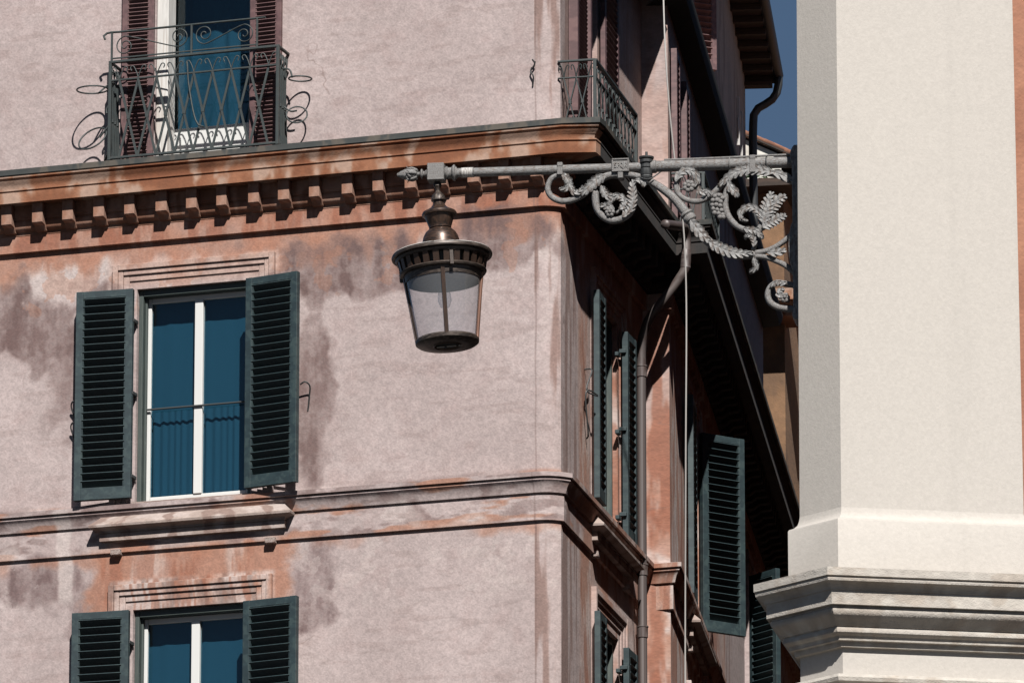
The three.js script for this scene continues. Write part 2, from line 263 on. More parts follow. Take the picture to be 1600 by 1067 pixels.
const toWing = (w, end = W_FAR) => [...stepPts(w), wingPt(end, w)].map(([x, z]) => { const p = new THREE.Vector3(x, 0, z).applyMatrix4(wingInv); return [p.x, p.z]; });
const S_SIDE = RC * thS, S_RET = S_SIDE + U_IN, S_WING = S_RET + RET;

const house = thing('apartment_house', 'weathered pink plaster apartment house with rounded corner, bracketed cornice and green shutters', 'building', AM);
const wing = thing('apartment_wing', 'shaded side wing stepping out beside the rounded corner house, seen edge-on behind the lamp bracket', 'building', mul(AM, WM));

// walls
const FW = { w1: [-4.02, -2.85, 18.88, 21.01], w2: [-4.02, -2.85, 15.73, 17.865], door: [-3.86, -2.87, 22.25, 24.6] };
const SW = { w1: [1.45, 2.45, 18.88, 21.01], w2: [1.45, 2.45, 15.73, 17.865], door: [0.88, 1.55, 22.2, 24.45] };
const WW = { w1: [2.0, 3.1, 18.88, 21.01], w2: [2.0, 3.1, 15.73, 17.865], d1: [0.55, 1.3, 22.2, 24.2], w3: [9.6, 10.6, 18.88, 21.01] };
part('front_wall', holedWall(LEFT, 0, 0, 24.8, Object.values(FW), 0.45, 0), M.plaster, house);
part('corner_wall', sweep([[0, 0], [0, 24.8]], w => arcPts(w, 14), 0), M.plaster, house);
part('side_wall', holedWall(0, U_IN, 0, 24.8, Object.values(SW), 0.45, S_SIDE), M.plaster, house, SM);
part('roof_slab', box(LEFT, -1.2, 24.85, 24.93, -9, -0.2), M.terracotta, house);
part('left_wall', box(LEFT, LEFT + 0.4, 0, 24.8, -9, -0.46), M.plaster, house);
part('roof', (() => { return sweep([[0, 24.70], [0.26, 24.72], [0.28, 24.80], [0.30, 24.86], [0, 24.95]], pathEave, 0); })(), M.darkTimber, house);
part('return_wall', sweep([[0, 0], [0, 24.6]], w => toWing(w).slice(0, 2), S_RET), M.plaster, wing);
part('side_wall', holedWall(0, W_FAR, 0, 22.1, [WW.w1, WW.w2, WW.w3], 0.45, S_WING), M.plaster, wing);
part('upper_wall', holedWall(0, W_END, 22.1, 24.75, [WW.d1], 0.45, S_WING), M.plaster, wing);
part('roof', sweep([[0, 24.62], [0.2, 24.64], [0.225, 24.7], [0.235, 24.76], [0, 24.82]], w => toWing(w, W_END), 0), M.darkTimber, wing);
part('roof_slab', box(0.01, W_END - 0.01, 24.8, 24.9, -6, -0.02), M.terracotta, wing);
part('end_wall', box(W_END - 0.4, W_END - 0.01, 22.1, 24.74, -6, -0.46), M.farWall, wing);
part('terrace', box(W_END, W_FAR - 0.01, 21.9, 22.08, -6, -0.46), M.lead, wing);

// string course, frieze and cornice run round both
const strP = [[0, 18.425], [0.03, 18.43], [0.03, 18.665], [0.018, 18.672], [0.018, 18.684], [0.05, 18.69], [0.055, 18.71], [0.066, 18.75], [0.085, 18.785], [0.1, 18.80], [0.1, 18.812], [0.085, 18.818], [0.085, 18.826], [0.12, 18.83], [0.122, 18.872], [0, 18.905]];
const friezeP = [[0, 21.463], [0.045, 21.468], [0.045, 21.64], [0, 21.645]];
const bedP = [[0, 21.625], [0.05, 21.632], [0.05, 21.662], [0.068, 21.667], [0.088, 21.68], [0.102, 21.70], [0.106, 21.728], [0.104, 21.75], [0.094, 21.754], [0.094, 21.768], [0.112, 21.772], [0.112, 21.79], [0.12, 21.794], [0.12, 21.908], [0, 21.909]];
const coronaP = [[0, 21.908], [0.258, 21.909], [0.261, 21.899], [0.275, 21.899], [0.275, 22.005], [0, 22.01]];
const topP = [[0, 22.006], [0.262, 22.007], [0.262, 22.02], [0.278, 22.022], [0.278, 22.034], [0.262, 22.038], [0.264, 22.058], [0.272, 22.082], [0.286, 22.104], [0.293, 22.12], [0.266, 22.124], [0.266, 22.144], [0.298, 22.147], [0.3, 22.165], [0, 22.167]];
const leadP = [[0, 22.164], [0.304, 22.165], [0.31, 22.173], [0.31, 22.225], [0.3, 22.23], [0, 22.245]];
for (const [n, p, path, m] of [['string_course', strP, pathArc, M.plaster], ['frieze', friezeP, pathArc, M.plaster], ['bed_moulding', bedP, pathArc, M.bed], ['corona', coronaP, pathCham, M.cornice], ['cornice_moulding', topP, pathCham, M.cornice], ['lead_flashing', leadP, pathCham, M.lead]]) {
  // the runs over the shaded side street are darker: shade painted in, with grime
  const shadedRun = ['bed_moulding', 'corona', 'cornice_moulding'].includes(n);
  if (!shadedRun) part(n, sweep(p, path, LEFT), m, house);
  else { const cut = path === pathCham ? 4 : 13; part(n, sweep(p, w => path(w).slice(0, cut), LEFT), m, house); part(n, sweep(p, w => path(w).slice(cut - 1), S_SIDE), M.shadedGrime, house); }
  part(n, sweep(p, w => toWing(path === pathCham ? w * OUT : w), S_RET), shadedRun ? M.shadedGrime : m, wing);
}
// modillions under the corona, each its own block
{
  const sh = new THREE.Shape([[0.04, 21.907], [0.192, 21.907], [0.192, 21.718], [0.186, 21.712], [0.12, 21.70], [0.085, 21.655], [0.04, 21.65]].map(a => new THREE.Vector2(...a)));
  const g = new THREE.ExtrudeGeometry(sh, { depth: 0.102, bevelEnabled: true, bevelThickness: 0.004, bevelSize: 0.004, bevelSegments: 1 }); g.rotateY(-Math.PI / 2); g.translate(0.11, 0, 0); uvPos(g);
  for (let k = -6; k <= 17; k++) if (-5.045 + 0.3153 * k < 0.18) part('modillion', g, M.bed, house, mul(T(-5.045 + 0.3153 * k + rr(-0.008, 0.008), 0, 0), new THREE.Matrix4().makeScale(rr(0.94, 1.05), 1, rr(0.97, 1.02))));
  for (let k = 0; k < 11; k++) part('modillion', g, M.shadedGrime, house, mul(SM, T(0.02 + 0.3153 * k, 0, 0), new THREE.Matrix4().makeScale(1, 1, OUT)));
  for (let k = 0; k < 44; k++) part('modillion', g, M.shadedGrime, wing, mul(T(-0.05 + 0.3153 * k, 0, 0), new THREE.Matrix4().makeScale(1, 1, OUT)));
}

// ---------------------------------------------------------------- windows and shutters
const slatGeo = {};
function shutter(parent, Mx, w, h, n, mat, { dir = 1, tilt = 45, th = 0.06, mid = 0 } = {}) {
  // hinge at x = 0, leaf runs to x = dir * w, visible face towards +z, bottom at y = 0
  const x0 = dir > 0 ? 0 : -w, x1 = x0 + w, st = Math.min(0.07, w * 0.17), rl = 0.1, rt = 0.07;
  const gs = [rbox(x0, x0 + st, 0, h, -th / 2, th / 2, 0.004), rbox(x1 - st, x1, 0, h, -th / 2, th / 2, 0.004), rbox(x0 + st - 0.002, x1 - st + 0.002, 0.001, rl + 0.02, -th / 2 + 0.002, th / 2 - 0.003, 0.004), rbox(x0 + st - 0.002, x1 - st + 0.002, h - rt, h - 0.001, -th / 2 + 0.002, th / 2 - 0.003, 0.004)];
  // a thin bead round the louvre field
  gs.push(rbox(x0 + st, x0 + st + 0.01, rl + 0.02, h - rt, -0.012, th / 2 - 0.006, 0.002), rbox(x1 - st - 0.01, x1 - st, rl + 0.02, h - rt, -0.012, th / 2 - 0.006, 0.002));
  if (mid) gs.push(rbox(x0 + st, x1 - st, h * mid - 0.05, h * mid + 0.05, -th / 2 + 0.003, th / 2 - 0.004, 0.004));
  const s = part('shutter', uvPos(join(gs)), mat, parent, Mx);
  const pitch = (h - rl - rt - 0.02) / n, key = [w, pitch, tilt].join();
  if (!slatGeo[key]) { const g = rbox(-(w - 2 * st) / 2 - 0.005, (w - 2 * st) / 2 + 0.005, -0.0055, 0.0055, -0.62 * pitch, 0.62 * pitch, 0.003); slatGeo[key] = uvPos(g); }
  for (let i = 0; i < n; i++) {
    const y = rl + 0.02 + pitch * (i + 0.5); if (mid && Math.abs(y - h * mid) < 0.06) continue;
    part('slat', slatGeo[key], mat, s, mul(T((x0 + x1) / 2, y + rr(-0.002, 0.002), -0.002), RX((-tilt + rr(-2.5, 2.5)) * D2R)));
  }
  return s;
}
function pleats(u0, u1, v0, v1, amp, n) {
  const sx = n * 8, g = new THREE.PlaneGeometry(u1 - u0, v1 - v0, sx, 6), p = g.attributes.position;
  for (let i = 0; i < p.count; i++) { const x = p.getX(i); p.setZ(i, amp * Math.sin(x / (u1 - u0) * n * 2 * Math.PI + 1.2 * Math.sin(x * 17)) * (0.8 + 0.2 * Math.sin(x * 31))); }
  g.translate((u0 + u1) / 2, (v0 + v1) / 2, 0); g.computeVertexNormals(); return g;
}
function windowUnit(parent, Mx, [u0, u1, v0, v1], { rec = -0.14, half = true, door = false, jamb = M.greenJamb, left = 0 } = {}) {
  const j = 0.045, fr = 0.052, a = u0 + j, b = u1 - j, c = v0 + 0.055, d = v1 - j - 0.02, mid = (a + b) / 2;
  const gs = [frameGeo(a, b, c, d, fr, rec - 0.05, rec)];
  if (!door) gs.push(rbox(mid - 0.042, mid + 0.042, c + fr, d - fr, rec - 0.05, rec + 0.012));
  else gs.push(rbox(a + fr, b - fr, c + fr, c + 0.34, rec - 0.045, rec - 0.006));
  const win = part('window', join(gs), M.white, parent, Mx);
  part('jamb', join([rbox(u0 + 0.001, u0 + j, v0, v1, rec - 0.1, -0.05), rbox(u0 + j, u0 + j + 0.022, v0 + 0.01, v1 - j, rec + 0.002, -0.1), rbox(u1 - j, u1 - 0.001, v0, v1, rec - 0.1, -0.05), rbox(u1 - j - 0.022, u1 - j, v0 + 0.01, v1 - j, rec + 0.002, -0.1), rbox(u0 + j, u1 - j, v1 - j - 0.02, v1 - 0.001, rec - 0.1, -0.05)]), jamb, win);
  const pv = door ? c + 0.34 : c + fr;
  for (const [p, q] of door ? [[a + fr, b - fr]] : [[a + fr, mid - 0.042], [mid + 0.042, b - fr]]) part('pane', box(p, q, pv, d - fr, rec - 0.03, rec - 0.026), M.glass, win);
  // a blind behind the glass and, on the lower half, a pleated curtain on a rod
  part('blind', pleats(u0, u1, v0, v1 + 0.02, door ? 0.02 : 0.006, door ? 5 : 3).translate(0, 0, rec - (door ? 0.42 : 0.125)), M.curtain, win);
  if (half) {
    const hv = v0 + (v1 - v0) * 0.452;
    for (const [p, q] of [[a + fr, mid - 0.045], [mid + 0.045, b - fr]]) part('curtain', pleats(p, q, v0 + 0.02, hv, 0.008, 6).translate(0, 0, rec - 0.085), M.curtain, win);
    part('curtain_rod', tube([[u0, hv, rec + 0.024], [mid, hv, rec + 0.024], [u1, hv, rec + 0.024]], 0.01, 4, 8), M.blackIron, win);
  }
  return win;
}
// stepped plaster surround
function surround(parent, Mx, [u0, u1, v0, v1], ou) {
  const f = (a, b, t, d, t0) => uvPos(frameGeo(u0 - a, u1 + a, v0 - 0.1, v1 + b, t, -0.01, d, false), ou);
  part('architrave', join([f(0.24, 0.245, 0.055, 0.052), f(0.185, 0.19, 0.05, 0.034), f(0.135, 0.14, 0.06, 0.016)]), M.plaster, parent, Mx);
}
const sillP = [[0, 18.455], [0.02, 18.457], [0.02, 18.53], [0.085, 18.535], [0.085, 18.6], [0.077, 18.603], [0.077, 18.61], [0.092, 18.613], [0.092, 18.628], [0.1, 18.632], [0.15, 18.652], [0.165, 18.656], [0.168, 18.678], [0.145, 18.7], [0.08, 18.765], [0.03, 18.825], [0.005, 18.862], [-0.08, 18.864]];
function sill(parent, Mx, [u0, u1], dv = 0, ext = 0.235) {
  const path = offsetter([[u0 - ext, -0.06], [u0 - ext, 0.0], [u1 + ext + 0.06, 0.0], [u1 + ext + 0.06, -0.06]]);
  const s = part('window_sill', sweep(sillP.map(([w, v]) => [w, v + dv]), path, u0), M.stone, parent, Mx);
  for (const u of [u0 - ext + 0.02, u1 + ext - 0.06]) part('sill_block', rbox(u, u + 0.1, 18.40 + dv, 18.456 + dv, -0.02, 0.07), M.stone, s);
  part('sill_slab', join([rbox(u0 - 0.03, u1 + 0.03, 18.855 + dv, 18.915 + dv, -0.003, 0.012, 0.006), rbox(u0 + 0.003, u1 - 0.003, 18.87 + dv, 18.913 + dv, -0.28, -0.004, 0.004)]), M.stone, s);
}
function hinges(parent, Mx, u, v0, v1) { for (const v of [v0 + 0.25, (v0 + v1) / 2, v1 - 0.35]) part('hinge', join([rbox(u - 0.03, u + 0.03, v, v + 0.035, 0.0, 0.12), new THREE.CylinderGeometry(0.012, 0.012, 0.09, 8).translate(u, v + 0.02, 0.125)]), M.blackIron, parent, Mx); }
const I4 = new THREE.Matrix4();
// front windows
for (const [w, dv, aL, aR] of [[FW.w1, 0, 4.1, 10.4], [FW.w2, -3.15, 3.2, 7.5]]) {
  windowUnit(house, I4, w); surround(house, I4, w, 0); sill(house, I4, w, dv); hinges(house, I4, w[0] - 0.012, w[2], w[3]); hinges(house, I4, w[1] + 0.012, w[2], w[3]);
  shutter(house, mul(T(w[0] + 0.012, w[2] + 0.045, 0.125), RY(aL * D2R)), 0.565, w[3] - w[2] - 0.075, 25, M.green, { dir: -1 });
  shutter(house, mul(T(w[1] - 0.002, w[2] + 0.045, 0.125), RY(-aR * D2R)), 0.565, w[3] - w[2] - 0.075, 25, M.green, { dir: 1 });
}
// shutter stays and wall hooks on the front
for (const [u, v, f] of [[-2.27, 19.93, 1], [-4.62, 19.93, -1], [-4.62, 19.72, -1], [-4.64, 16.9, -1]])
  part('shutter_stay', tube([[u - 0.05 * f, v - 0.02, 0.09], [u, v, 0.1], [u + 0.035 * f, v - 0.03, 0.07], [u + 0.02 * f, v - 0.13, 0.03], [u - 0.005 * f, v - 0.26, 0.0]], 0.008, 20, 6), M.blackIron, house);
part('wall_hook', tube([[-0.01, 22.9, 0.0], [-0.005, 22.89, 0.05], [-0.02, 22.91, 0.06], [0.0, 22.87, 0.04], [-0.045, 22.80, 0.03], [-0.015, 22.75, 0.04], [-0.03, 22.66, 0.01]], 0.008, 24, 6), M.blackIron, house);
// lower-left bits of the door on the cornice balcony
{
  const w = FW.door, rec = -0.22;
  const win = windowUnit(house, I4, w, { rec, half: false, door: true, jamb: M.whiteOld });
  part('white_reveal', rbox(w[0] + 0.002, w[0] + 0.12, w[2], w[3] - 0.01, rec + 0.001, -0.02), M.whiteOld, win);
  for (const [u, d, a] of [[w[0], -1, 2], [w[1], 1, -3]]) shutter(house, mul(T(u, 22.22, 0.045), RY(a * D2R)), 0.325, 2.33, 52, M.brown, { dir: d, tilt: 40, th: 0.04 });
}
// side windows
for (const [w, dv] of [[SW.w1, 0], [SW.w2, -3.15]]) {
  windowUnit(house, SM, w, { rec: -0.14 }); surround(house, SM, w, S_SIDE); sill(house, SM, w, dv, 0.26);
  shutter(house, mul(SM, T(w[0], w[2] + 0.06, 0.075), RY(2 * D2R)), 0.38, w[3] - w[2] - 0.085, 25, M.green, { dir: -1, th: 0.058 });
  shutter(house, mul(SM, T(w[1], w[2] - 0.02, 0.075), RY(-1.5 * D2R)), 0.39, w[3] - w[2] - 0.06, 25, M.green, { dir: 1, th: 0.058 });
  for (const v of [w[2] + 0.2, w[2] + 1.05, w[3] - 0.3]) part('shutter_catch', join([rbox(w[1] - 0.03, w[1] + 0.01, v, v + 0.04, 0.02, 0.09), rbox(w[1] - 0.13, w[1] - 0.03, v - 0.05, v - 0.01, 0.0, 0.04)]), M.green, house, SM);
}
part('shutter_stay', tube([[0.92, 20.16, 0.0], [0.92, 20.16, 0.07], [0.8, 19.92, 0.05], [0.95, 19.9, 0.13], [0.8, 19.92, 0.05], [0.94, 19.5, 0.03], [0.98, 19.5, 0.0]], 0.008, 40, 6), M.blackIron, house, SM);
{
  const w = SW.door;
  windowUnit(house, SM, w, { rec: -0.1, half: false, door: true, jamb: M.whiteOld });
  shutter(house, mul(SM, T(w[0], 22.22, 0.05)), 0.66, 2.22, 48, M.brown, { dir: -1, tilt: 40, th: 0.09 });
  shutter(house, mul(SM, T(w[1] + 0.03, 22.22, 0.05)), 0.66, 2.22, 32, M.brown, { dir: 1, tilt: 40, th: 0.05 });
}
// wing windows
for (const [w, dv] of [[WW.w1, 0], [WW.w2, -3.15]]) {
  windowUnit(wing, I4, w, { rec: -0.14 }); surround(wing, I4, w, S_WING); sill(wing, I4, w, dv, 0.28);
  shutter(wing, mul(T(w[0], w[2] + 0.05, 0.075), RY(1 * D2R)), 0.55, w[3] - w[2] - 0.08, 25, M.green, { dir: -1, th: 0.058 });
  if (!dv) shutter(wing, mul(T(w[1] + 0.02, w[2] + 0.04, 0.05), RY(-50 * D2R)), 0.53, w[3] - w[2] - 0.05, 25, M.green, { dir: 1 });
  else shutter(wing, mul(T(w[1], w[2] + 0.05, 0.075)), 0.55, w[3] - w[2] - 0.08, 25, M.green, { dir: 1, th: 0.058 });
}
windowUnit(wing, I4, WW.w3, { rec: -0.14 }); surround(wing, I4, WW.w3, S_WING); sill(wing, I4, WW.w3, 0, 0.26);
shutter(wing, mul(T(WW.w3[0] + 0.02, WW.w3[2] + 0.05, 0.05), RY(42 * D2R)), 0.5, WW.w3[3] - WW.w3[2] - 0.06, 25, M.green, { dir: -1, tilt: -36 });
windowUnit(wing, I4, WW.d1, { rec: -0.2, half: false, door: true, jamb: M.whiteOld });
shutter(wing, T(WW.d1[0], 22.22, 0.05), 0.4, 2.0, 30, M.brown, { dir: -1, tilt: 40 });
shutter(wing, T(WW.d1[1], 22.22, 0.05), 0.4, 2.0, 30, M.brown, { dir: 1, tilt: 40 });

// ---------------------------------------------------------------- iron balcony railings standing on the cornice
const barBetween = (a, b, w, d) => { const A = new THREE.Vector3(...a), B = new THREE.Vector3(...b), L = A.distanceTo(B), g = new THREE.BoxGeometry(w, L, d); const q = new THREE.Quaternion().setFromUnitVectors(new THREE.Vector3(0, 1, 0), B.clone().sub(A).normalize()); g.applyQuaternion(q); g.translate((A.x + B.x) / 2, (A.y + B.y) / 2, (A.z + B.z) / 2); return g; };
function spiral(cx, cy, z, r, turns, a0, dir, n = 34) { const o = []; for (let i = 0; i <= n; i++) { const t = i / n, a = a0 + dir * t * turns * 2 * Math.PI, q = r * (1 - 0.86 * t); o.push([cx + q * Math.cos(a), cy + q * Math.sin(a), z]); } return o; }
function scrollS(x0, x1, y0, y1, z, flip) {
  const r = (y1 - y0) * 0.40, a = spiral(x0 + r + 0.02, (y0 + y1) / 2 + (flip ? -0.02 : 0.02), z, r, 1.7, flip ? Math.PI / 2 : -Math.PI / 2, flip ? 1 : -1).reverse(), b = spiral(x1 - r - 0.02, (y0 + y1) / 2 + (flip ? 0.02 : -0.02), z, r, 1.7, flip ? -Math.PI / 2 : Math.PI / 2, flip ? 1 : -1);
  return [...a, ...b];
}
function latticePanel(rail, p0, p1, y0, y1, n, depthAxis) {  // crossing flat bars between two plan points
  const L = (t, y) => [mix(p0[0], p1[0], t), y, mix(p0[1], p1[1], t)];
  for (let i = 0; i < n; i++) for (const d of [-1, 1]) {
    const t0 = (i + 0.5) / n, t1 = t0 + d / n; if (t1 < 0 || t1 > 1.0) continue;
    const off = d * 0.006, a = L(t0, y1), b = L(t1, y0); if (depthAxis === 'z') { a[2] += off; b[2] += off; } else { a[0] += off; b[0] += off; }
    part('lattice_bar', barBetween(a, b, 0.022, 0.01), M.iron, rail);
  }
  for (let i = 0; i < n; i++) { const c = L((i + 1) / n, (y0 + y1) / 2); if (i < n - 1) part('collar', rbox(c[0] - 0.016, c[0] + 0.016, c[1] - 0.016, c[1] + 0.016, c[2] - 0.014, c[2] + 0.014, 0.003), M.iron, rail); }
  for (let i = 0; i < n; i++) {
    const c = L((i + 0.5) / n, y1), dx = (p1[0] - p0[0]) / n * 0.42, dz = (p1[1] - p0[1]) / n * 0.42;
    for (const k of [-1, 1]) part('curl', tube([[c[0], y1 + 0.005, c[2]], [c[0] + k * dx * 0.25, y1 + 0.07, c[2] + k * dz * 0.25], [c[0] + k * dx * 0.7, y1 + 0.13, c[2] + k * dz * 0.7], [c[0] + k * dx, y1 + 0.115, c[2] + k * dz], [c[0] + k * dx * 0.85, y1 + 0.08, c[2] + k * dz * 0.85]], 0.006, 14, 5), M.iron, rail);
  }
}
{
  const u0 = -4.215, u1 = -2.5, w = 0.285, top = 23.215, mid = 23.03, bot = 22.255;
  const rail = part('balcony_railing', join([rbox(u0, u1, top - 0.012, top + 0.012, w - 0.02, w + 0.02, 0.004), rbox(u0, u1, mid - 0.008, mid + 0.008, w - 0.012, w + 0.012, 0.003), rbox(u0, u1, bot - 0.012, bot + 0.01, w - 0.016, w + 0.016, 0.003),
    rbox(u0 - 0.015, u0 + 0.015, bot - 0.02, top + 0.012, w - 0.018, w + 0.018, 0.003), rbox(u1 - 0.015, u1 + 0.015, bot - 0.02, top + 0.012, w - 0.018, w + 0.018, 0.003),
    ...[u0, u1].flatMap(u => [rbox(u - 0.016, u + 0.016, top - 0.011, top + 0.011, 0, w), rbox(u - 0.01, u + 0.01, mid - 0.008, mid + 0.008, 0, w), rbox(u - 0.012, u + 0.012, bot - 0.012, bot + 0.01, 0, w)])]), M.iron, house);
  latticePanel(rail, [u0, w], [u1, w], bot, mid, 9, 'z');
  latticePanel(rail, [u0, w], [u0, 0.02], bot, mid, 4, 'x'); latticePanel(rail, [u1, w], [u1, 0.02], bot, mid, 4, 'x');
  // added upper frame with two S scrolls
  const t0 = 23.245, t1 = 23.51;
  for (const u of [u0 + 0.01, -3.385, -2.715]) part('upper_post', rbox(u - 0.009, u + 0.009, top + 0.012, t1, w - 0.009, w + 0.009, 0.002), M.iron, rail);
  part('upper_rail', tube([[u0 - 0.06, t1 - 0.06, w], [u0 - 0.075, t1 - 0.02, w], [u0 - 0.04, t1 + 0.003, w], [u0 + 0.1, t1 + 0.004, w], [-3.3, t1 + 0.004, w], [-2.63, t1 + 0.004, w]], 0.011, 40, 6), M.iron, rail);
  part('lower_frame_rail', rbox(u0, -2.715, t0, t0 + 0.014, w - 0.007, w + 0.007, 0.003), M.iron, rail);
  part('scroll', tube(scrollS(u0 + 0.03, -3.4, t0 + 0.02, t1, w, true), 0.0065, 110, 5), M.iron, rail);
  part('scroll', tube(scrollS(-3.37, -2.73, t0 + 0.02, t1, w, false), 0.0065, 110, 5), M.iron, rail);
  // flowerpot rings on arms
  const ring = (cx, cy, cz, rx, tilt, arm) => { const g = new THREE.TorusGeometry(rx, 0.008, 6, 36); g.rotateX(Math.PI / 2); g.rotateX(tilt[0]); g.rotateZ(tilt[1]); g.translate(cx, cy, cz); const p = part('pot_ring', g, M.iron, rail); part('ring_arm', tube(arm, 0.009, 18, 6), M.iron, p); };
  ring(-4.4, 22.96, w, 0.15, [0.05, 0.02], [[u0, 23.02, w], [-4.2, 23.02, w], [-4.27, 22.97, w], [-4.32, 22.9, w + 0.05]]);
  ring(-4.39, 22.47, w, 0.15, [0.95, 0.35], [[u0, 22.66, w], [-4.22, 22.6, w], [-4.32, 22.47, w]]);
  ring(-2.31, 22.9, w - 0.1, 0.11, [0.05, -0.03], [[u1, 23.02, w - 0.1], [-2.42, 23.0, w - 0.1], [-2.39, 22.92, w - 0.1]]);
  ring(-2.36, 22.56, w - 0.15, 0.1, [1.1, -0.5], [[u1, 22.66, w - 0.15], [-2.42, 22.6, w - 0.15], [-2.36, 22.6, w - 0.15]]);
  part('bracket_hook', tube([[u0, 22.78, w], [-4.22, 22.79, w], [-4.25, 22.75, w], [-4.25, 22.71, w]], 0.01, 14, 6), M.iron, rail);
  part('stay_bar', tube([[-4.3, 22.27, w - 0.1], [-4.22, 22.33, w], [u0, 22.4, w]], 0.012, 10, 6), M.iron, rail);
  part('leaning_rod', tube([[-3.42, 23.14, w + 0.02], [-3.4, 22.9, w + 0.02], [-3.3, 22.5, w + 0.03], [-3.24, 22.47, w + 0.03]], 0.009, 12, 6), M.iron, rail);
}
function sideRailing(parent, Mx, u0, u1, w, top, back) {
  const mid = top - 0.165, bot = 22.25;
  const rail = part('balcony_railing', join([rbox(u0, u1, top - 0.012, top + 0.012, w - 0.02, w + 0.02, 0.004), rbox(u0, u1, mid - 0.008, mid + 0.008, w - 0.012, w + 0.012, 0.003), rbox(u0, u1, bot - 0.01, bot + 0.01, w - 0.016, w + 0.016, 0.003), rbox(u0 - 0.014, u0 + 0.014, bot, top, w - 0.016, w + 0.016, 0.003), rbox(u1 - 0.014, u1 + 0.014, bot, top, w - 0.016, w + 0.016, 0.003),
    rbox(u0 - 0.014, u0 + 0.014, top - 0.011, top + 0.011, back, w), rbox(u0 - 0.01, u0 + 0.01, mid - 0.008, mid + 0.008, back, w)]), M.iron, parent, Mx);
  latticePanel(rail, [u0, w], [u1, w], bot, mid, Math.round((u1 - u0) / 0.17), 'z'); latticePanel(rail, [u0, w], [u0, back], bot, mid, 3, 'x');
}
sideRailing(house, SM, -0.15, 1.75, 0.34, 22.9, -0.02);
sideRailing(wing, I4, 0.1, 1.9, 0.34, 22.9, 0.02);

// rainwater pipe: over the cornice edge, swan-neck back to the wall, then down beside the step
{
  const p = [[2.35, 21.96, 0.5], [2.8, 22.06, 0.55], [3.02, 22.1, 0.56], [3.1, 22.03, 0.56], [3.1, 21.9, 0.56], [3.1, 21.72, 0.55], [3.1, 21.6, 0.48], [3.1, 21.42, 0.34], [3.14, 21.2, 0.16], [3.2, 21.02, 0.09], [3.22, 20.7, 0.08]].map(([u, v, w]) => { const q = sidePt(u, w); return [q[0], v, q[1]]; });
  const dp = part('downpipe', tube(p, 0.046, 70, 14), M.pipe, house);
  const a = sidePt(3.22, 0.08);
  part('straight_pipe', new THREE.CylinderGeometry(0.044, 0.044, 20.75, 16).translate(a[0], 10.375, a[1]), M.pipe, dp);
  for (const v of [20.72, 18.72, 18.1, 16.6]) part('pipe_socket', lathe([[0.045, -0.05], [0.052, -0.05], [0.053, 0.05], [0.058, 0.052], [0.058, 0.066], [0.045, 0.068]], 18).translate(a[0], v, a[1]), M.pipe, dp);
  part('pipe_collar', tube([p[4], p[5]].map(q => q), 0.05, 2, 14), M.pipe, dp);
}

// hanging cable between the step and the lamp bracket
{
  const c = thing('hanging_cable', 'thin pale cable hanging straight down in front of the shaded side wing', 'cable');
  part('strand', tube([[1.42, 24.3, -69.4], [1.456, 22.811, -69.377], [1.535, 21.965, -69.603], [1.607, 21.469, -69.735], [1.643, 20.885, -69.891], [1.641, 19.2, -70.3], [1.637, 17.166, -70.883], [1.637, 12, -71.2]], 0.0085, 80, 6), M.cable, c);
}

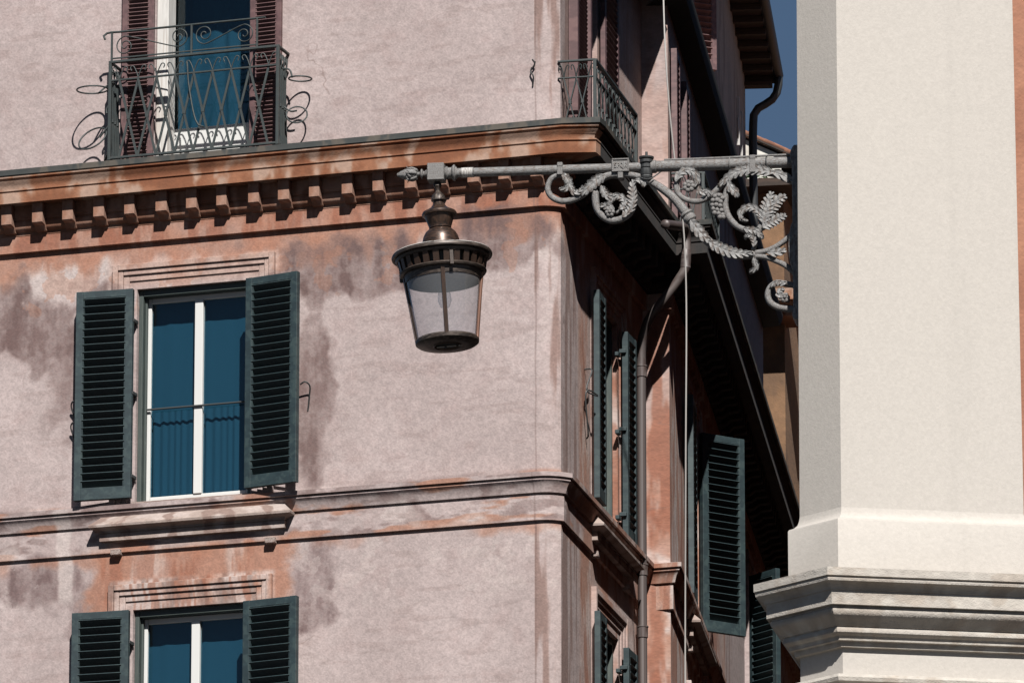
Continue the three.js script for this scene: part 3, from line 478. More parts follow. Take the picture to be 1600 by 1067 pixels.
// ---------------------------------------------------------------- lamp bracket
const font = await new FontLoader().loadAsync('fonts/droid/droid_sans_bold.typeface.json');
const KM = mul(T(1.492, 13.347, -40.26), RY(-8.15 * D2R), new THREE.Matrix4().makeScale(1.0079, 1.0079, 1.0079));
{
  const b = thing('lamp_bracket', 'grey cast-iron wall bracket with leafy scrolls, grapes and an SPQR plate', 'bracket', KM);
  const G = M.castGrey;
  part('bar', join([tube([[-1.85, 0.016, 0], [-1.2, 0.0105, 0], [-0.72, 0.006, 0]], 0.0255, 20, 16), tube([[-0.72, 0.007, 0], [-0.3, 0.003, 0], [0.078, 0.0, 0]], 0.031, 16, 16), lathe([[0.026, 0], [0.036, 0.004], [0.036, 0.03], [0.032, 0.035]], 16).rotateZ(Math.PI / 2).translate(-0.70, 0.006, 0)]), G, b);
  part('socket_cube', rbox(-1.957, -1.865, -0.03, 0.066, -0.046, 0.046, 0.004), G, b);
  part('collar', lathe([[0.028, -0.035], [0.034, -0.03], [0.038, -0.02], [0.031, -0.014], [0.031, 0.004], [0.038, 0.008], [0.045, 0.016], [0.045, 0.022], [0.034, 0.026], [0.03, 0.035]], 20).rotateZ(-Math.PI / 2).translate(-1.832, 0.0165, 0), G, b);
  part('tape_wrap', tube([[-1.775, 0.0155, 0], [-1.74, 0.0155, 0], [-1.705, 0.0152, 0]], 0.0275, 6, 14), M.flaking, b);
  { // twisted bud finial
    const f = part('finial', lathe([[0.001, 0], [0.02, 0.0], [0.022, 0.01], [0.014, 0.02], [0.014, 0.026], [0.026, 0.032], [0.027, 0.038], [0.012, 0.046], [0.011, 0.06], [0.02, 0.064], [0.03, 0.075], [0.034, 0.1], [0.03, 0.125], [0.02, 0.15], [0.008, 0.168], [0, 0.172]], 20).rotateZ(Math.PI / 2).translate(-1.957, 0.018, 0), G, b);
    for (let k = 0; k < 9; k++) { const p = []; for (let i = 0; i <= 12; i++) { const t = i / 12, a = k / 9 * 2 * Math.PI + t * 2.2, r = mix(0.034, 0.006, t ** 1.4); p.push([-2.05 - 0.078 * t, 0.018 + r * Math.sin(a), r * Math.cos(a)]); } part('twisted_rib', tube(p, t => 0.0055 * (1 - 0.6 * t), 14, 5), G, f); }
    for (let k = 0; k < 6; k++) { const a = k / 6 * 2 * Math.PI; part('leaf', tube([[-2.02, 0.018 + 0.02 * Math.sin(a), 0.02 * Math.cos(a)], [-2.045, 0.018 + 0.035 * Math.sin(a), 0.035 * Math.cos(a)], [-2.068, 0.018 + 0.036 * Math.sin(a), 0.036 * Math.cos(a)], [-2.075, 0.018 + 0.046 * Math.sin(a), 0.046 * Math.cos(a)]], t => 0.011 * (1 - 0.85 * t), 10, 6), G, f); }
  }
  { // name plate
    const p = part('name_plate', join([rbox(-0.943, -0.849, -0.022, 0.052, -0.034, 0.03, 0.004), rbox(-0.943, -0.849, 0.044, 0.052, 0.03, 0.036, 0.002), rbox(-0.943, -0.849, -0.022, -0.014, 0.03, 0.036, 0.002), rbox(-0.943, -0.935, -0.013, 0.043, 0.03, 0.036, 0.002), rbox(-0.857, -0.849, -0.013, 0.043, 0.03, 0.036, 0.002)]), G, b);
    const t = new TextGeometry('SPQR', { font, size: 0.026, depth: 0.005, curveSegments: 4, bevelEnabled: false }); t.computeBoundingBox(); const w = t.boundingBox.max.x - t.boundingBox.min.x; t.scale(0.07 / w, 1.05, 1); t.translate(-0.931, 0.002, 0.0295); part('lettering', t, G, p);
  }
  { // porcelain insulator clamp
    const i = part('insulator', lathe([[0.001, -0.075], [0.03, -0.075], [0.034, -0.062], [0.03, -0.055], [0.033, -0.05], [0.033, -0.018], [0.028, -0.014], [0.033, -0.01], [0.034, 0.004], [0.028, 0.008], [0.028, 0.014], [0.036, 0.018], [0.037, 0.032], [0.03, 0.036], [0.04, 0.042], [0.041, 0.05], [0.02, 0.056], [0.007, 0.058], [0.007, 0.08], [0, 0.08]], 24).translate(-0.755, 0.008, 0.012), M.blackIron, b);
    part('tie_wire', tube([[-0.79, -0.06, 0.03], [-0.74, -0.075, 0.04], [-0.7, -0.05, 0.03], [-0.675, -0.02, 0.0]], 0.004, 14, 5), M.blackIron, i);
  }
  for (const [u, y0, y1] of [[-1.228, -0.025, 0.036], [-0.174, -0.055, 0.034]]) part('strap', join([rbox(u - 0.015, u + 0.015, y0, 0.02, 0.024, 0.034, 0.002), rbox(u - 0.015, u + 0.015, 0.02, y1 + 0.008, -0.034, 0.036, 0.004)]), G, b);
  part('cable_on_bar', tube([[-0.66, 0.042, 0], [-0.478, 0.041, 0], [-0.303, 0.04, 0.004], [-0.146, 0.043, 0], [0, 0.043, 0], [0.075, 0.042, 0]], 0.0065, 40, 6), M.castGrey, b);
  for (const u of [-0.3, -0.1]) part('cable_band', new THREE.TorusGeometry(0.034, 0.0035, 6, 24).rotateY(Math.PI / 2).translate(u, 0.004, 0), u > -0.2 ? M.blackIron : G, b);
  const st = (name, pts, r0, r1, fl = 0.05) => part(name, tube(pts, t => mix(r0, r1, t) * (t < 0.03 ? 0.4 + 20 * t : 1) * (t > 0.97 ? 0.4 + 20 * (1 - t) : 1), Math.max(24, pts.length * 6), 12, fl), G, b);
  // stems traced from the casting
  const S1 = [[-1.236, -0.094], [-1.22, -0.104], [-1.197, -0.103], [-1.181, -0.084], [-1.185, -0.055], [-1.205, -0.03], [-1.236, -0.019], [-1.27, -0.031], [-1.291, -0.059], [-1.299, -0.095], [-1.288, -0.128], [-1.26, -0.154], [-1.221, -0.168], [-1.173, -0.165], [-1.13, -0.149], [-1.094, -0.126], [-1.055, -0.089], [-1.015, -0.058], [-0.976, -0.037], [-0.928, -0.03], [-0.889, -0.034]];
  const ARCH = [[-0.93, -0.03], [-0.863, -0.033], [-0.828, -0.038], [-0.787, -0.052], [-0.716, -0.089], [-0.645, -0.142], [-0.593, -0.193], [-0.534, -0.274]];
  const ARCH2 = [[-0.535, -0.28], [-0.474, -0.367], [-0.41, -0.438], [-0.346, -0.478], [-0.264, -0.508], [-0.164, -0.512]];
  const S2 = [[-1.039, -0.11], [-1.037, -0.167], [-1.033, -0.199], [-1.02, -0.233], [-0.992, -0.266], [-0.949, -0.288], [-0.906, -0.284], [-0.862, -0.263], [-0.837, -0.232], [-0.827, -0.192], [-0.826, -0.143], [-0.828, -0.098], [-0.822, -0.072]];
  const S2I = [[-0.925, -0.249], [-0.909, -0.237], [-0.886, -0.222], [-0.874, -0.198], [-0.886, -0.173], [-0.913, -0.16], [-0.941, -0.171], [-0.961, -0.202], [-0.976, -0.222]];
  const S3 = [[-0.52, -0.115], [-0.509, -0.125], [-0.476, -0.097], [-0.485, -0.053], [-0.527, -0.029], [-0.568, -0.046], [-0.593, -0.093], [-0.587, -0.145], [-0.546, -0.183], [-0.482, -0.199], [-0.427, -0.182], [-0.376, -0.142], [-0.33, -0.097], [-0.284, -0.061], [-0.229, -0.04], [-0.169, -0.037], [-0.096, -0.052], [-0.041, -0.066], [0.004, -0.089], [0.075, -0.12]];
  const S4 = [[-0.298, -0.091], [-0.321, -0.156], [-0.328, -0.227], [-0.308, -0.294], [-0.263, -0.347], [-0.204, -0.376], [-0.154, -0.388], [-0.122, -0.424]];
  const S4I = [[-0.154, -0.388], [-0.131, -0.343], [-0.139, -0.286], [-0.175, -0.255], [-0.217, -0.255], [-0.242, -0.282], [-0.234, -0.313], [-0.203, -0.321]];
  const S5 = [[0.075, -0.70], [-0.006, -0.68], [-0.051, -0.674], [-0.083, -0.694], [-0.1, -0.735], [-0.089, -0.778], [-0.052, -0.807], [-0.007, -0.819], [0.075, -0.83]];
  const S5I = [[0.02, -0.775], [-0.007, -0.767], [-0.029, -0.752], [-0.034, -0.733], [-0.011, -0.715]];
  const F1 = [[-0.163, -0.384], [-0.126, -0.353], [-0.105, -0.288], [-0.088, -0.222], [-0.07, -0.172]], F2 = [[-0.154, -0.385], [-0.099, -0.354], [-0.053, -0.327], [0.005, -0.304]], F3 = [[-0.121, -0.325], [-0.08, -0.26], [-0.033, -0.215], [0.006, -0.198]];
  const BU = [[-0.173, -0.502], [-0.109, -0.493], [-0.054, -0.471], [-0.004, -0.438], [0.072, -0.375]], BD = [[-0.173, -0.519], [-0.109, -0.528], [-0.046, -0.554], [-0.002, -0.579], [0.072, -0.645]];
  const CU = [[-0.177, -0.488], [-0.168, -0.45], [-0.181, -0.417], [-0.209, -0.408], [-0.222, -0.425]], PE = [[-0.173, -0.525], [-0.164, -0.559], [-0.16, -0.587], [-0.178, -0.605], [-0.201, -0.609]];
  const RF = tag => tag;
  st('scroll', S1, 0.013, 0.022, 0.07); st('arch_stem', ARCH, 0.016, 0.027, 0.09); st('arch_stem', ARCH2, 0.026, 0.024, 0.05); st('scroll', S2, 0.021, 0.017, 0.07); st('inner_curl', S2I, 0.008, 0.014);
  st('scroll', S3, 0.012, 0.022, 0.06); st('scroll', S4, 0.018, 0.017, 0.07); st('inner_curl', S4I, 0.019, 0.01); st('scroll', S5, 0.016, 0.019, 0.08); st('inner_curl', S5I, 0.014, 0.008);
  st('frond_stem', F1, 0.013, 0.006); st('frond_stem', F2, 0.012, 0.006); st('frond_stem', F3, 0.011, 0.006); st('branch', BU, 0.015, 0.016, 0.09); st('branch', BD, 0.015, 0.016, 0.09); st('inner_curl', CU, 0.013, 0.009); st('inner_curl', PE, 0.011, 0.012);
  part('knob', lathe([[0.001, -0.035], [0.022, -0.034], [0.034, -0.024], [0.038, -0.008], [0.034, 0.004], [0.03, 0.008], [0.038, 0.016], [0.036, 0.026], [0.024, 0.034], [0.001, 0.035]], 20).rotateZ(0.6).translate(-0.528, -0.285, 0), G, b);
  part('saddle_block', rbox(-0.912, -0.882, -0.06, -0.02, -0.03, 0.033, 0.006), G, b);
  // acanthus: a scalloped, ribbed blade that hugs the stem, its lobes raked towards the tip
  function leaves(name, pts, t0, t1, n0, len, sides, spread = 0.5, zoff = 0.012) {
    const c = new THREE.CatmullRomCurve3(pts.map(p => new THREE.Vector3(p[0], p[1], 0)), false, 'centripetal');
    const n = Math.max(3, Math.round(n0 * 0.85)), NT = n * 10, NS = 10, pos = [], idx = [], two = sides.length > 1, s0 = two ? -1 : sides[0] < 0 ? -1 : -0.25, s1 = two ? 1 : sides[0] < 0 ? 0.25 : 1, Wd = len * (0.42 + spread * 0.75);
    const flipS = t1 < t0 ? -1 : 1;
    for (let i = 0; i <= NT; i++) {
      const f = i / NT;
      for (let j = 0; j <= NS; j++) {
        const q = mix(s0, s1, j / NS), a = Math.abs(q), ph = f * n + (q > 0 ? 0.18 : 0), fr = ph - Math.floor(ph);
        const tooth = Math.pow(Math.sin(Math.PI * Math.pow(fr, 1.5)), 0.7), env = Math.sin(Math.PI * clamp(0.12 + 0.83 * f)) * 0.55 + 0.5 * (1 - f) + 0.12;
        const wd = Wd * env * (0.66 + 0.34 * tooth), ff = clamp(f + a * a * 0.55 / n + a * 0.02, 0, 1.0), t = clamp(mix(t0, t1, ff), 0, 1);
        const p = c.getPointAt(t), d = c.getTangentAt(t).multiplyScalar(flipS), k = q * wd;
        const over = Math.max(0, f + a * a * 0.55 / n - 1) * len * n * 0.3;
        const z = zoff + 0.017 * Math.sqrt(Math.max(0, 1 - a * a * 0.75)) + 0.0045 * Math.cos(fr * 2 * Math.PI + 1.2) * a * -1 + 0.010 * a * a * tooth - (a < 0.12 ? 0.003 : 0);
        pos.push(p.x - d.y * k + d.x * over, p.y + d.x * k + d.y * over, z);
      }
    }
    for (let i = 0; i < NT; i++) for (let j = 0; j < NS; j++) { const a = i * (NS + 1) + j, b2 = a + NS + 1; idx.push(a, b2, a + 1, b2, b2 + 1, a + 1); }
    const m = pos.length / 3, back = []; for (let i = 0; i < m; i++) back.push(pos[3 * i], pos[3 * i + 1], pos[3 * i + 2] - 0.007);
    const add = []; for (let k = 0; k < idx.length; k += 3) add.push(idx[k] + m, idx[k + 2] + m, idx[k + 1] + m);
    const rim = []; for (let i = 0; i < NT; i++) rim.push(i * (NS + 1)); 
    for (let i = 0; i < NT; i++) for (const j of [0, NS]) { const a = i * (NS + 1) + j, b2 = a + NS + 1; add.push(a, b2, a + m, b2, b2 + m, a + m); }
    const g = new THREE.BufferGeometry(); g.setAttribute('position', new THREE.Float32BufferAttribute([...pos, ...back], 3)); g.setIndex([...idx, ...add]); g.computeVertexNormals(); uvPos(g);
    part(name, toCreasedNormals(g, 50 * D2R), G, b);
  }
  leaves('acanthus_leaf', S1, 0.2, 0.02, 6, 0.032, [1, -1]); leaves('acanthus_leaf', S1, 0.88, 0.66, 7, 0.05, [1, -1], 0.4); leaves('acanthus_leaf', [[-1.18, -0.05], [-1.165, -0.1], [-1.145, -0.13], [-1.115, -0.12], [-1.105, -0.1], [-1.118, -0.093]], 0.0, 0.95, 7, 0.03, [1, -1], 0.35);
  st('tendril', [[-1.185, -0.06], [-1.168, -0.1], [-1.145, -0.128], [-1.115, -0.122], [-1.106, -0.104], [-1.118, -0.095]], 0.014, 0.007);
  leaves('acanthus_leaf', [[-0.995, -0.1], [-0.985, -0.13], [-0.965, -0.155], [-0.935, -0.155], [-0.922, -0.14]], 0, 0.9, 6, 0.036, [1, -1], 0.4); st('tendril', [[-1.01, -0.09], [-0.99, -0.13], [-0.965, -0.157], [-0.935, -0.155], [-0.922, -0.138]], 0.015, 0.007);
  leaves('acanthus_leaf', S2, 0.55, 1, 12, 0.042, [1], 0.75); leaves('acanthus_leaf', S2, 0.62, 1, 9, 0.03, [-1], 0.5); leaves('acanthus_leaf', S2I, 0.1, 0.95, 8, 0.026, [1, -1], 0.7); leaves('acanthus_leaf', [[-0.93, -0.235], [-0.96, -0.215], [-0.985, -0.21], [-1.005, -0.205]], 0, 1, 4, 0.03, [1, -1], 0.5);
  leaves('acanthus_leaf', [[-0.82, -0.075], [-0.785, -0.075], [-0.765, -0.09], [-0.775, -0.11]], 0, 1, 4, 0.026, [1, -1], 0.5);
  leaves('acanthus_leaf', S3, 0.24, 0.03, 7, 0.03, [1, -1], 0.6); leaves('acanthus_leaf', S3, 0.86, 0.55, 10, 0.05, [1, -1], 0.42); leaves('acanthus_leaf', S3, 0.84, 0.98, 4, 0.04, [1, -1], 0.35); leaves('acanthus_leaf', [[-0.47, -0.12], [-0.455, -0.155], [-0.42, -0.155], [-0.41, -0.18]], 0, 1, 5, 0.028, [1, -1], 0.5);
  leaves('acanthus_leaf', [[-0.31, -0.1], [-0.29, -0.14], [-0.265, -0.17], [-0.26, -0.2]], 0, 0.9, 4, 0.04, [1, -1], 0.35);
  leaves('acanthus_leaf', S4, 0.72, 1, 6, 0.034, [1, -1], 0.4); leaves('acanthus_leaf', S4I, 0.25, 0.95, 8, 0.03, [-1, 1], 0.55);
  leaves('acanthus_leaf', F1, 0.25, 1, 9, 0.05, [1, -1], 0.6); leaves('acanthus_leaf', F2, 0.2, 1, 8, 0.042, [1, -1], 0.6); leaves('acanthus_leaf', F3, 0.1, 1, 8, 0.05, [1, -1], 0.62);
  leaves('acanthus_leaf', ARCH2, 0.08, 0.42, 5, 0.06, [1, -1], 0.22, 0.02, 0.014); leaves('acanthus_leaf', ARCH2, 0.42, 0.96, 9, 0.055, [1, -1], 0.3, 0.018, 0.014); leaves('acanthus_leaf', CU, 0.1, 0.95, 6, 0.024, [1, -1], 0.5); leaves('acanthus_leaf', PE, 0.05, 0.95, 6, 0.026, [1, -1], 0.5); leaves('acanthus_leaf', [[-0.1, -0.51], [-0.05, -0.51], [0.0, -0.5]], 0, 1, 4, 0.04, [1, -1], 0.35);
  leaves('acanthus_leaf', S5, 0.16, 0.4, 5, 0.036, [1], 0.5); leaves('acanthus_leaf', S5I, 0, 1, 6, 0.03, [1, -1], 0.5);
  // rosettes and grapes
  const gsph = new THREE.SphereGeometry(1, 12, 9);
  const rosette = (x, y, r, n) => { const g = []; for (let k = 0; k < n; k++) { const a = k / n * 2 * Math.PI; g.push(gsph.clone().scale(r * 0.42, r * 0.42, r * 0.4).translate(x + r * 0.6 * Math.cos(a), y + r * 0.6 * Math.sin(a), 0.022)); } g.push(gsph.clone().scale(r * 0.35, r * 0.35, r * 0.4).translate(x, y, 0.03)); part('rosette', join(g), G, b); };
  rosette(-0.955, -0.247, 0.028, 6); rosette(-0.523, -0.118, 0.036, 7); rosette(-0.005, -0.763, 0.028, 6); rosette(-0.235, -0.315, 0.016, 5);
  const grapes = part('grape_cluster', tube([[-0.36, -0.165, 0.01], [-0.365, -0.23, 0.01], [-0.355, -0.29, 0.01]], 0.022, 10, 8), G, b);
  const gg = new THREE.SphereGeometry(0.0138, 14, 10);
  for (const [x, y] of [[-0.381, -0.182], [-0.358, -0.178], [-0.34, -0.193], [-0.392, -0.205], [-0.37, -0.206], [-0.349, -0.216], [-0.395, -0.229], [-0.374, -0.231], [-0.352, -0.238], [-0.39, -0.252], [-0.368, -0.258], [-0.345, -0.264], [-0.383, -0.276], [-0.36, -0.282], [-0.34, -0.286], [-0.354, -0.301], [-0.336, -0.302]]) part('grape', gg, G, grapes, T(x, y, 0.024 + rr(-0.004, 0.006)));
  // wall plate the arms are fixed to
  part('wall_plate', (() => { const s = new THREE.Shape(); s.moveTo(0.06, 0.07); s.lineTo(0.098, 0.07); s.lineTo(0.098, -0.9); s.lineTo(0.068, -0.9); s.bezierCurveTo(0.03, -0.9, 0.05, -0.86, 0.05, -0.84); s.lineTo(0.05, -0.62); s.bezierCurveTo(0.02, -0.6, 0.02, -0.4, 0.05, -0.36); s.lineTo(0.05, -0.02); s.bezierCurveTo(0.03, 0.0, 0.04, 0.05, 0.06, 0.07); return new THREE.ExtrudeGeometry(s, { depth: 0.16, bevelEnabled: true, bevelSize: 0.004, bevelThickness: 0.004, bevelSegments: 1 }).translate(0, 0, -0.08); })(), M.castGrey, b);
}

// ---------------------------------------------------------------- hanging lantern
{
  const k = 1 / 286.7, ky = k / 0.966, P = a => a.map(([r, y]) => [r * k, (290 - y) * ky]);
  const Lm = mul(KM, T(-1.906, -0.048, 0), RZ(3.6 * D2R));
  const L = thing('street_lantern', 'bronze street lantern with tapered glass body hanging from the grey bracket', 'lantern', Lm);
  part('finial', lathe(P([[0, 282], [3, 283], [6, 288], [6.5, 292], [4, 295], [3.4, 299], [5, 302], [9, 306], [11.5, 312], [11.5, 315], [8, 316], [8, 319]]), 28), M.bronzeDark, L);
  part('crown', lathe(P([[8, 318], [10, 322], [13, 326], [18, 329], [26, 333], [27.5, 336], [27, 338.5], [23, 339], [22.5, 342], [19, 352], [17.5, 356], [17.5, 358.5], [15.5, 359], [15.5, 361]]), 48), M.bronze, L);
  part('dome', lathe(P([[15, 359], [19, 361], [23.5, 365], [27, 371], [29, 378], [30, 386], [31, 390]]), 48), M.bronze, L);
  const roof = part('roof_flange', lathe(P([[30, 389], [45, 392.5], [62, 396], [74, 398], [78, 400], [79, 402.5], [78.5, 405], [74, 405.5], [66, 404], [60, 403]]), 64), M.bronzeDark, L);
  part('flaking_edge', lathe(P([[34, 389.3], [52, 393.2], [66, 396], [76.5, 398.2], [77.4, 399.2], [66, 397], [50, 394.5]]), 64), M.flaking, roof);
  // pierced vent band: two hoops, small uprights and a dark core
  const band = part('vent_band', join([lathe(P([[71, 404.5], [73.5, 406.5], [72, 410.5], [68, 411]]), 64), lathe(P([[62, 426], [66.5, 426.5], [68.5, 429], [67, 431.5], [60, 432]]), 64)]), M.bronzeDark, L);
  part('band_core', lathe(P([[62, 404], [57, 432]]), 40), M.blackIron, band);
  for (let i = 0; i < 26; i++) { const a = i / 26 * 2 * Math.PI, g = new THREE.BoxGeometry(9.4 * k, 17.5 * ky, 3 * k); g.rotateX(0.2); g.translate(0, (290 - 418.8) * ky, 67 * k); g.rotateY(a); part('vent_post', g, M.bronze, band); }
  for (const a of [0.35, 2.4, -1.75]) { const g = join([rbox(-3 * k, 3 * k, -20 * ky, 6 * ky, 0, 5 * k, 0.002), new THREE.CylinderGeometry(2.4 * k, 2.4 * k, 12 * k, 8).rotateZ(Math.PI / 2).translate(0, 4 * ky, 4 * k)]); g.translate(0, (290 - 414) * ky, 66 * k); g.rotateY(a); part('latch', g, M.bronzeDark, band); }
  part('skirt', lathe(P([[61, 431], [60.5, 437], [59.5, 443], [58.2, 443], [58.5, 431]]), 64), M.bronzeDark, L);
  // four tapered panes between four ribs
  const yT = (290 - 436) * ky, yB = (290 - 534) * ky, rT = 59.2 * k, rB = 46.3 * k;
  const A0 = 0.13;
  for (let i = 0; i < 4; i++) {
    const g = new THREE.CylinderGeometry(rT, rB, yT - yB, 16, 1, true, A0 + i * Math.PI / 2 + 0.035, Math.PI / 2 - 0.07); g.translate(0, (yT + yB) / 2, 0); part('pane', g, M.lampGlass, L);
    const a = A0 + i * Math.PI / 2, rib = barBetween([rT * 1.005 * Math.sin(a), yT + 0.01, rT * 1.005 * Math.cos(a)], [rB * 1.005 * Math.sin(a), yB, rB * 1.005 * Math.cos(a)], 6 * k, 6 * k); part('rib', rib, M.bronze, L);
  }
  for (const s of [-1, 1]) part('outer_rod', tube([[s * 61.5 * k, yT + 0.012, 0], [s * 54 * k, (yT + yB) / 2, 0.002], [s * 47.5 * k, yB, 0]], 2.6 * k, 8, 8), M.copper, L);
  const ringB = part('bottom_ring', lathe(P([[44, 531], [48, 532], [50, 535], [49.5, 539], [46, 541.5], [30, 542.5], [22, 542.5], [21, 540], [40, 538], [44, 536]]), 64), M.bronzeDark, L);
  part('bottom_plate', lathe(P([[0, 538], [22, 538.5]]), 32), M.blackIron, ringB);
  part('bottom_lip', lathe(P([[19, 541], [21, 544], [23, 542]]), 32), M.bronze, ringB);
  for (const [x, w] of [[-11, 12], [6, 15], [20, 6]]) part('slot_glass', box((x - w / 2) * k, (x + w / 2) * k, (290 - 543.6) * ky, (290 - 543) * ky, -3 * k, 1 * k), M.flaking, ringB);
  part('reflector', lathe(P([[4, 434], [30, 436], [55, 441], [56, 443]]), 40), M.bronzeDark, L);
  part('lamp_bulb', lathe(P([[5, 440], [6, 452], [10, 462], [11, 472], [7, 482], [0, 485]]), 20), M.lampGlass, L);
  part('hanger', tube([[0, 0.03, 0], [0, 0.005, 0], [0, -0.01, 0]], 0.012, 4, 10), M.castGrey, L);
}

// ---------------------------------------------------------------- building with the pale pilaster, right
{
  const PM = mul(T(1.75275, 0, -39.674), RY(9.7 * D2R));
  const B = thing('pilaster_building', 'cream pilaster on a moulded pedestal cornice in front of an orange wall', 'building', PM);
  const a = 57.7 * D2R, cw = 0.318;
  const c0 = [-cw * Math.cos(a), -cw * Math.sin(a)];                // far end of the chamfer
  const l0 = [c0[0] + 3 * Math.sin(-4 * D2R + 9.7 * D2R * 2), c0[1] - 3 * Math.cos(15 * D2R)];
  const right = [[0.996, 0], [0.996, -0.12]];
  const plan = [[c0[0] + 1.1, c0[1] - 3], c0, [0, 0], ...right];
  const off = offsetter(plan);
  const taper = (t) => w => off(w);
  part('pilaster_shaft', sweep([[0.0, 11.25], [-0.006, 13], [-0.018, 16], [-0.03, 22]], off), M.pilaster, B);
  part('pilaster_base', sweep([[0.06, 10.83], [0.06, 11.185], [0.055, 11.195], [0.03, 11.205], [0.012, 11.222], [0.004, 11.245], [0, 11.27]], off), M.pilaster, B);
  const capP = [[0, 10.50], [0.03, 10.502], [0.034, 10.515], [0.036, 10.53], [0.058, 10.532], [0.06, 10.548], [0.064, 10.555], [0.075, 10.558], [0.088, 10.57], [0.09, 10.585], [0.085, 10.6], [0.092, 10.602], [0.1, 10.612], [0.118, 10.632], [0.142, 10.65], [0.153, 10.668], [0.153, 10.682], [0.145, 10.69], [0.145, 10.697], [0.172, 10.70], [0.172, 10.775], [0.178, 10.778], [0.184, 10.79], [0.2, 10.806], [0.212, 10.812], [0.225, 10.816], [0.228, 10.828], [0.222, 10.833], [0.222, 10.839], [0.235, 10.842], [0.236, 10.885], [0.05, 10.90]];
  part('pedestal_cornice', sweep(capP, off), M.pilasterTrim, B);
  part('pedestal_die', sweep([[0.004, 10.36], [0.004, 10.502]], off), M.pilaster, B);
  part('pedestal_base', sweep([[0.16, 8.0], [0.16, 10.2], [0.07, 10.26], [0.06, 10.3], [0.075, 10.31], [0.08, 10.33], [0.07, 10.348], [0.03, 10.356], [0.0, 10.36]], off), M.pilasterTrim, B);
  part('pedestal_foot', sweep([[0.17, 0], [0.17, 8.0], [0.1, 8.02]], off), M.pilasterTrim, B);
  part('wall', uvPos(box(0.7, 9, 0, 22, -0.6, -0.1)), M.orangeWall, B);
  // the same block runs back unseen along the far side, added to cut skylight
  const a6 = (9.7 + 6) * D2R, fx = c0[0] + 0.1, fz = -(c0[1] - 0.25), LB = 62;
  part('street_frontage', (() => { const q = new THREE.Shape([[fx, fz], [0.7, fz], [LB * Math.sin(a6) + 9, LB * Math.cos(a6)], [fx + LB * Math.sin(a6), fz + LB * Math.cos(a6)]].map(a => new THREE.Vector2(a[0], a[1]))); return uvPos(new THREE.ExtrudeGeometry(q, { depth: 25.5, bevelEnabled: false }).rotateX(-Math.PI / 2)); })(), M.orangeWall, B);
}

// ---------------------------------------------------------------- tall house further along the street, with eaves, gutter and rain pipe
{
  const th = 85 * D2R, CM = mul(T(2.295, 0, -84.02), RY(th));
  const C = thing('tall_house', 'tall grey house with deep dark eaves and a crooked rain pipe against the sky', 'building', CM);
  const LEN = 6.7;
  part('street_wall', uvPos(box(0, LEN, 0, 30, -6, 0)), M.farWall, C);
  part('front_strip', uvPos(box(-0.06, -0.003, 0, 30, -0.06, 0.004)), M.whiteOld, C);
  const eave = part('eaves', uvPos(join([box(-2, LEN, 29.14, 29.2, 0.001, 0.36), box(-2, LEN, 29.2, 29.3, -4, 0.40)])), M.timber, C);
  for (let i = 0; i < 17; i++) part('rafter', rbox(-1.4 + i * 0.5, -1.32 + i * 0.5, 29.06, 29.139, 0.002, 0.37), M.timber, eave);
  part('roof', uvPos(box(-2, LEN, 29.32, 29.4, -4, 0.38)), M.terracotta, C);
  const g = new THREE.CylinderGeometry(0.065, 0.065, LEN + 2, 14, 1, false).rotateZ(Math.PI / 2).translate((LEN - 2) / 2, 29.17, 0.41);
  const gut = part('gutter', g, M.blackIron, C);
  const pp = [[LEN - 0.1, 29.12, 0.42], [LEN - 0.1, 28.98, 0.41], [LEN - 0.1, 28.87, 0.37], [LEN - 0.1, 28.79, 0.28], [LEN - 0.1, 28.74, 0.18], [LEN - 0.1, 28.66, 0.115], [LEN - 0.1, 28.5, 0.1], [LEN - 0.1, 27, 0.1], [LEN - 0.1, 20, 0.1]];
  part('rain_pipe', tube(pp, 0.052, 90, 12), M.blackIron, gut);
  part('bird_ledge', uvPos(box(LEN - 0.18, LEN - 0.02, 29.0, 29.05, 0.0, 0.34)), M.timber, C);
  // wrought balcony hoop on the shaded wall
  const hoop = part('hoop_railing', join([new THREE.TorusGeometry(0.24, 0.012, 6, 30, Math.PI * 1.3).rotateY(0.0).translate(3.9, 27.62, 0.08), ...[3.7, 4.3].map(x => rbox(x - 0.012, x + 0.012, 27.4, 28.0, 0.06, 0.1))]), M.cable, C);
  shutter(C, mul(T(-0.35, 27.1, 0.06), RY(-62 * D2R)), 0.34, 2.1, 26, M.brown, { dir: -1, tilt: 40 });
}
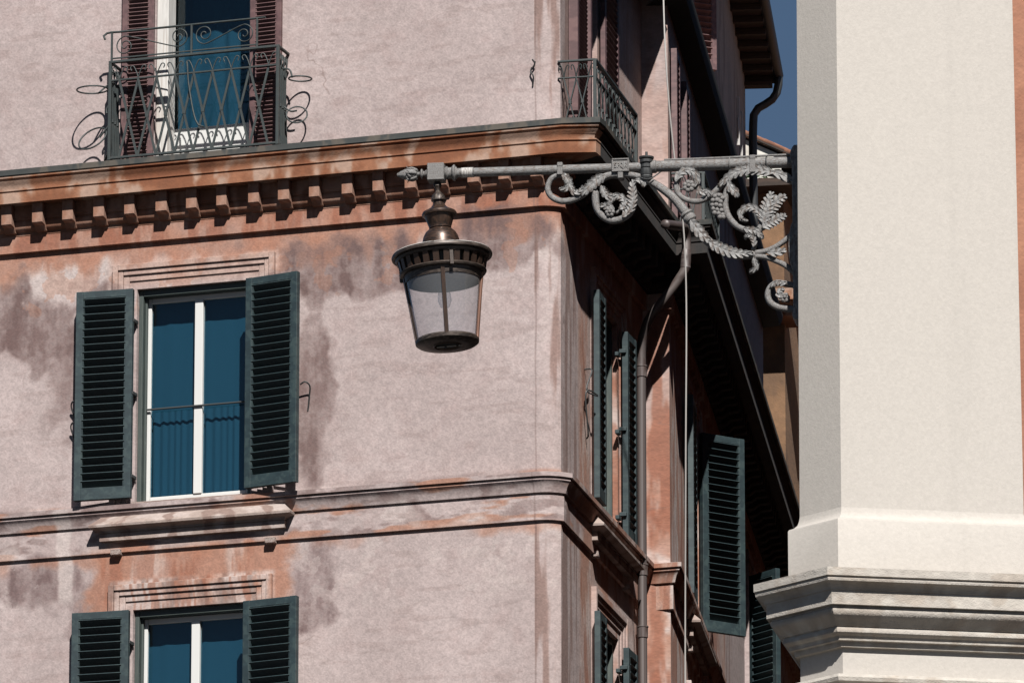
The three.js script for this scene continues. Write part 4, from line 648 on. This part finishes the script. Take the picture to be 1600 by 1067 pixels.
{ // lower house with a terrace past the wing
  const EM = mul(T(3.43, 0, -93.2), RY(-10 * D2R));
  const E = thing('ochre_house', 'narrow strip of ochre house seen between the dark eaves and the pilaster', 'building', EM);
  part('front_wall', uvPos(box(-3, 0, 0, 28.4, -8, 0)), M.tanWall, E);
  part('cornice', uvPos(join([rbox(-3, 0.6, 26.8, 26.95, -0.2, 0.72), rbox(-3, 0.32, 26.68, 26.8, -0.2, 0.4)])), M.cornice, E);
  part('side_wall', uvPos(box(0.001, 3, 0, 28.35, -8, -2.5)), M.tanWall, E);
  part('eaves', uvPos(box(-3, 0.6, 28.4, 28.5, -8, 0.35)), M.timber, E);
  const sh = thing('terrace_shrub', 'small green shrub on the terrace of the ochre house behind the lamp bracket', 'shrub', mul(EM, T(-0.42, 28.5, -0.3)));
  const gs = []; for (let i = 0; i < 220; i++) { const g = new THREE.CircleGeometry(rr(0.025, 0.05), 5); g.scale(1, 0.55, 1); g.rotateX(rr(0, 6)); g.rotateY(rr(0, 6)); const r = Math.cbrt(rnd()) * 0.2, a = rr(0, 6.28), e = rr(-1, 1); g.translate(r * Math.cos(a) * 1.2, 0.2 + r * e * 1.2, r * Math.sin(a)); gs.push(g); }
  part('foliage', join(gs), M.leaf, sh); part('stem', tube([[0, 0, 0], [0.02, 0.1, 0], [0, 0.25, 0.02]], t => 0.014 * (1 - 0.6 * t), 8, 6), M.timber, sh);
}
{ // white gabled house far behind
  const FM = mul(T(4.4, 0, -124.7), RY(6 * D2R));
  const F = thing('white_house', 'distant white house with a sloping terracotta tile roof below the blue sky', 'building', FM);
  const s = new THREE.Shape([[-3, 0], [0.16, 0], [0.16, 38.12], [-3, 39.45]].map(a => new THREE.Vector2(...a)));
  part('gable_wall', uvPos(new THREE.ExtrudeGeometry(s, { depth: 6, bevelEnabled: false }).translate(0, 0, -6)), M.whiteWall, F);
  const sl = Math.atan2(-0.4, 0.95), deck = part('roof', uvPos(box(-3.6, 1.0, 0.02, 0.08, -6, 0.12)), M.timber, F, mul(T(0.0, 38.2, 0), RZ(sl)));
  const tg = new THREE.CylinderGeometry(0.075, 0.085, 0.42, 10, 1, true, -Math.PI / 2, Math.PI).rotateX(Math.PI / 2).rotateY(Math.PI / 2).rotateX(0);
  for (let r = 0; r < 12; r++) for (let q = 0; q < 3; q++) part('roof_tile', tg, M.terracotta, deck, mul(T(-3.3 + r * 0.37, 0.1 + rr(-0.01, 0.01), 0.06 - q * 0.19), RX(rr(-0.05, 0.05))));
  part('side_wing', uvPos(box(0.165, 4, 0, 37.7, -6, -0.5)), M.tanWall, F);
}

renderer.render(scene, camera);
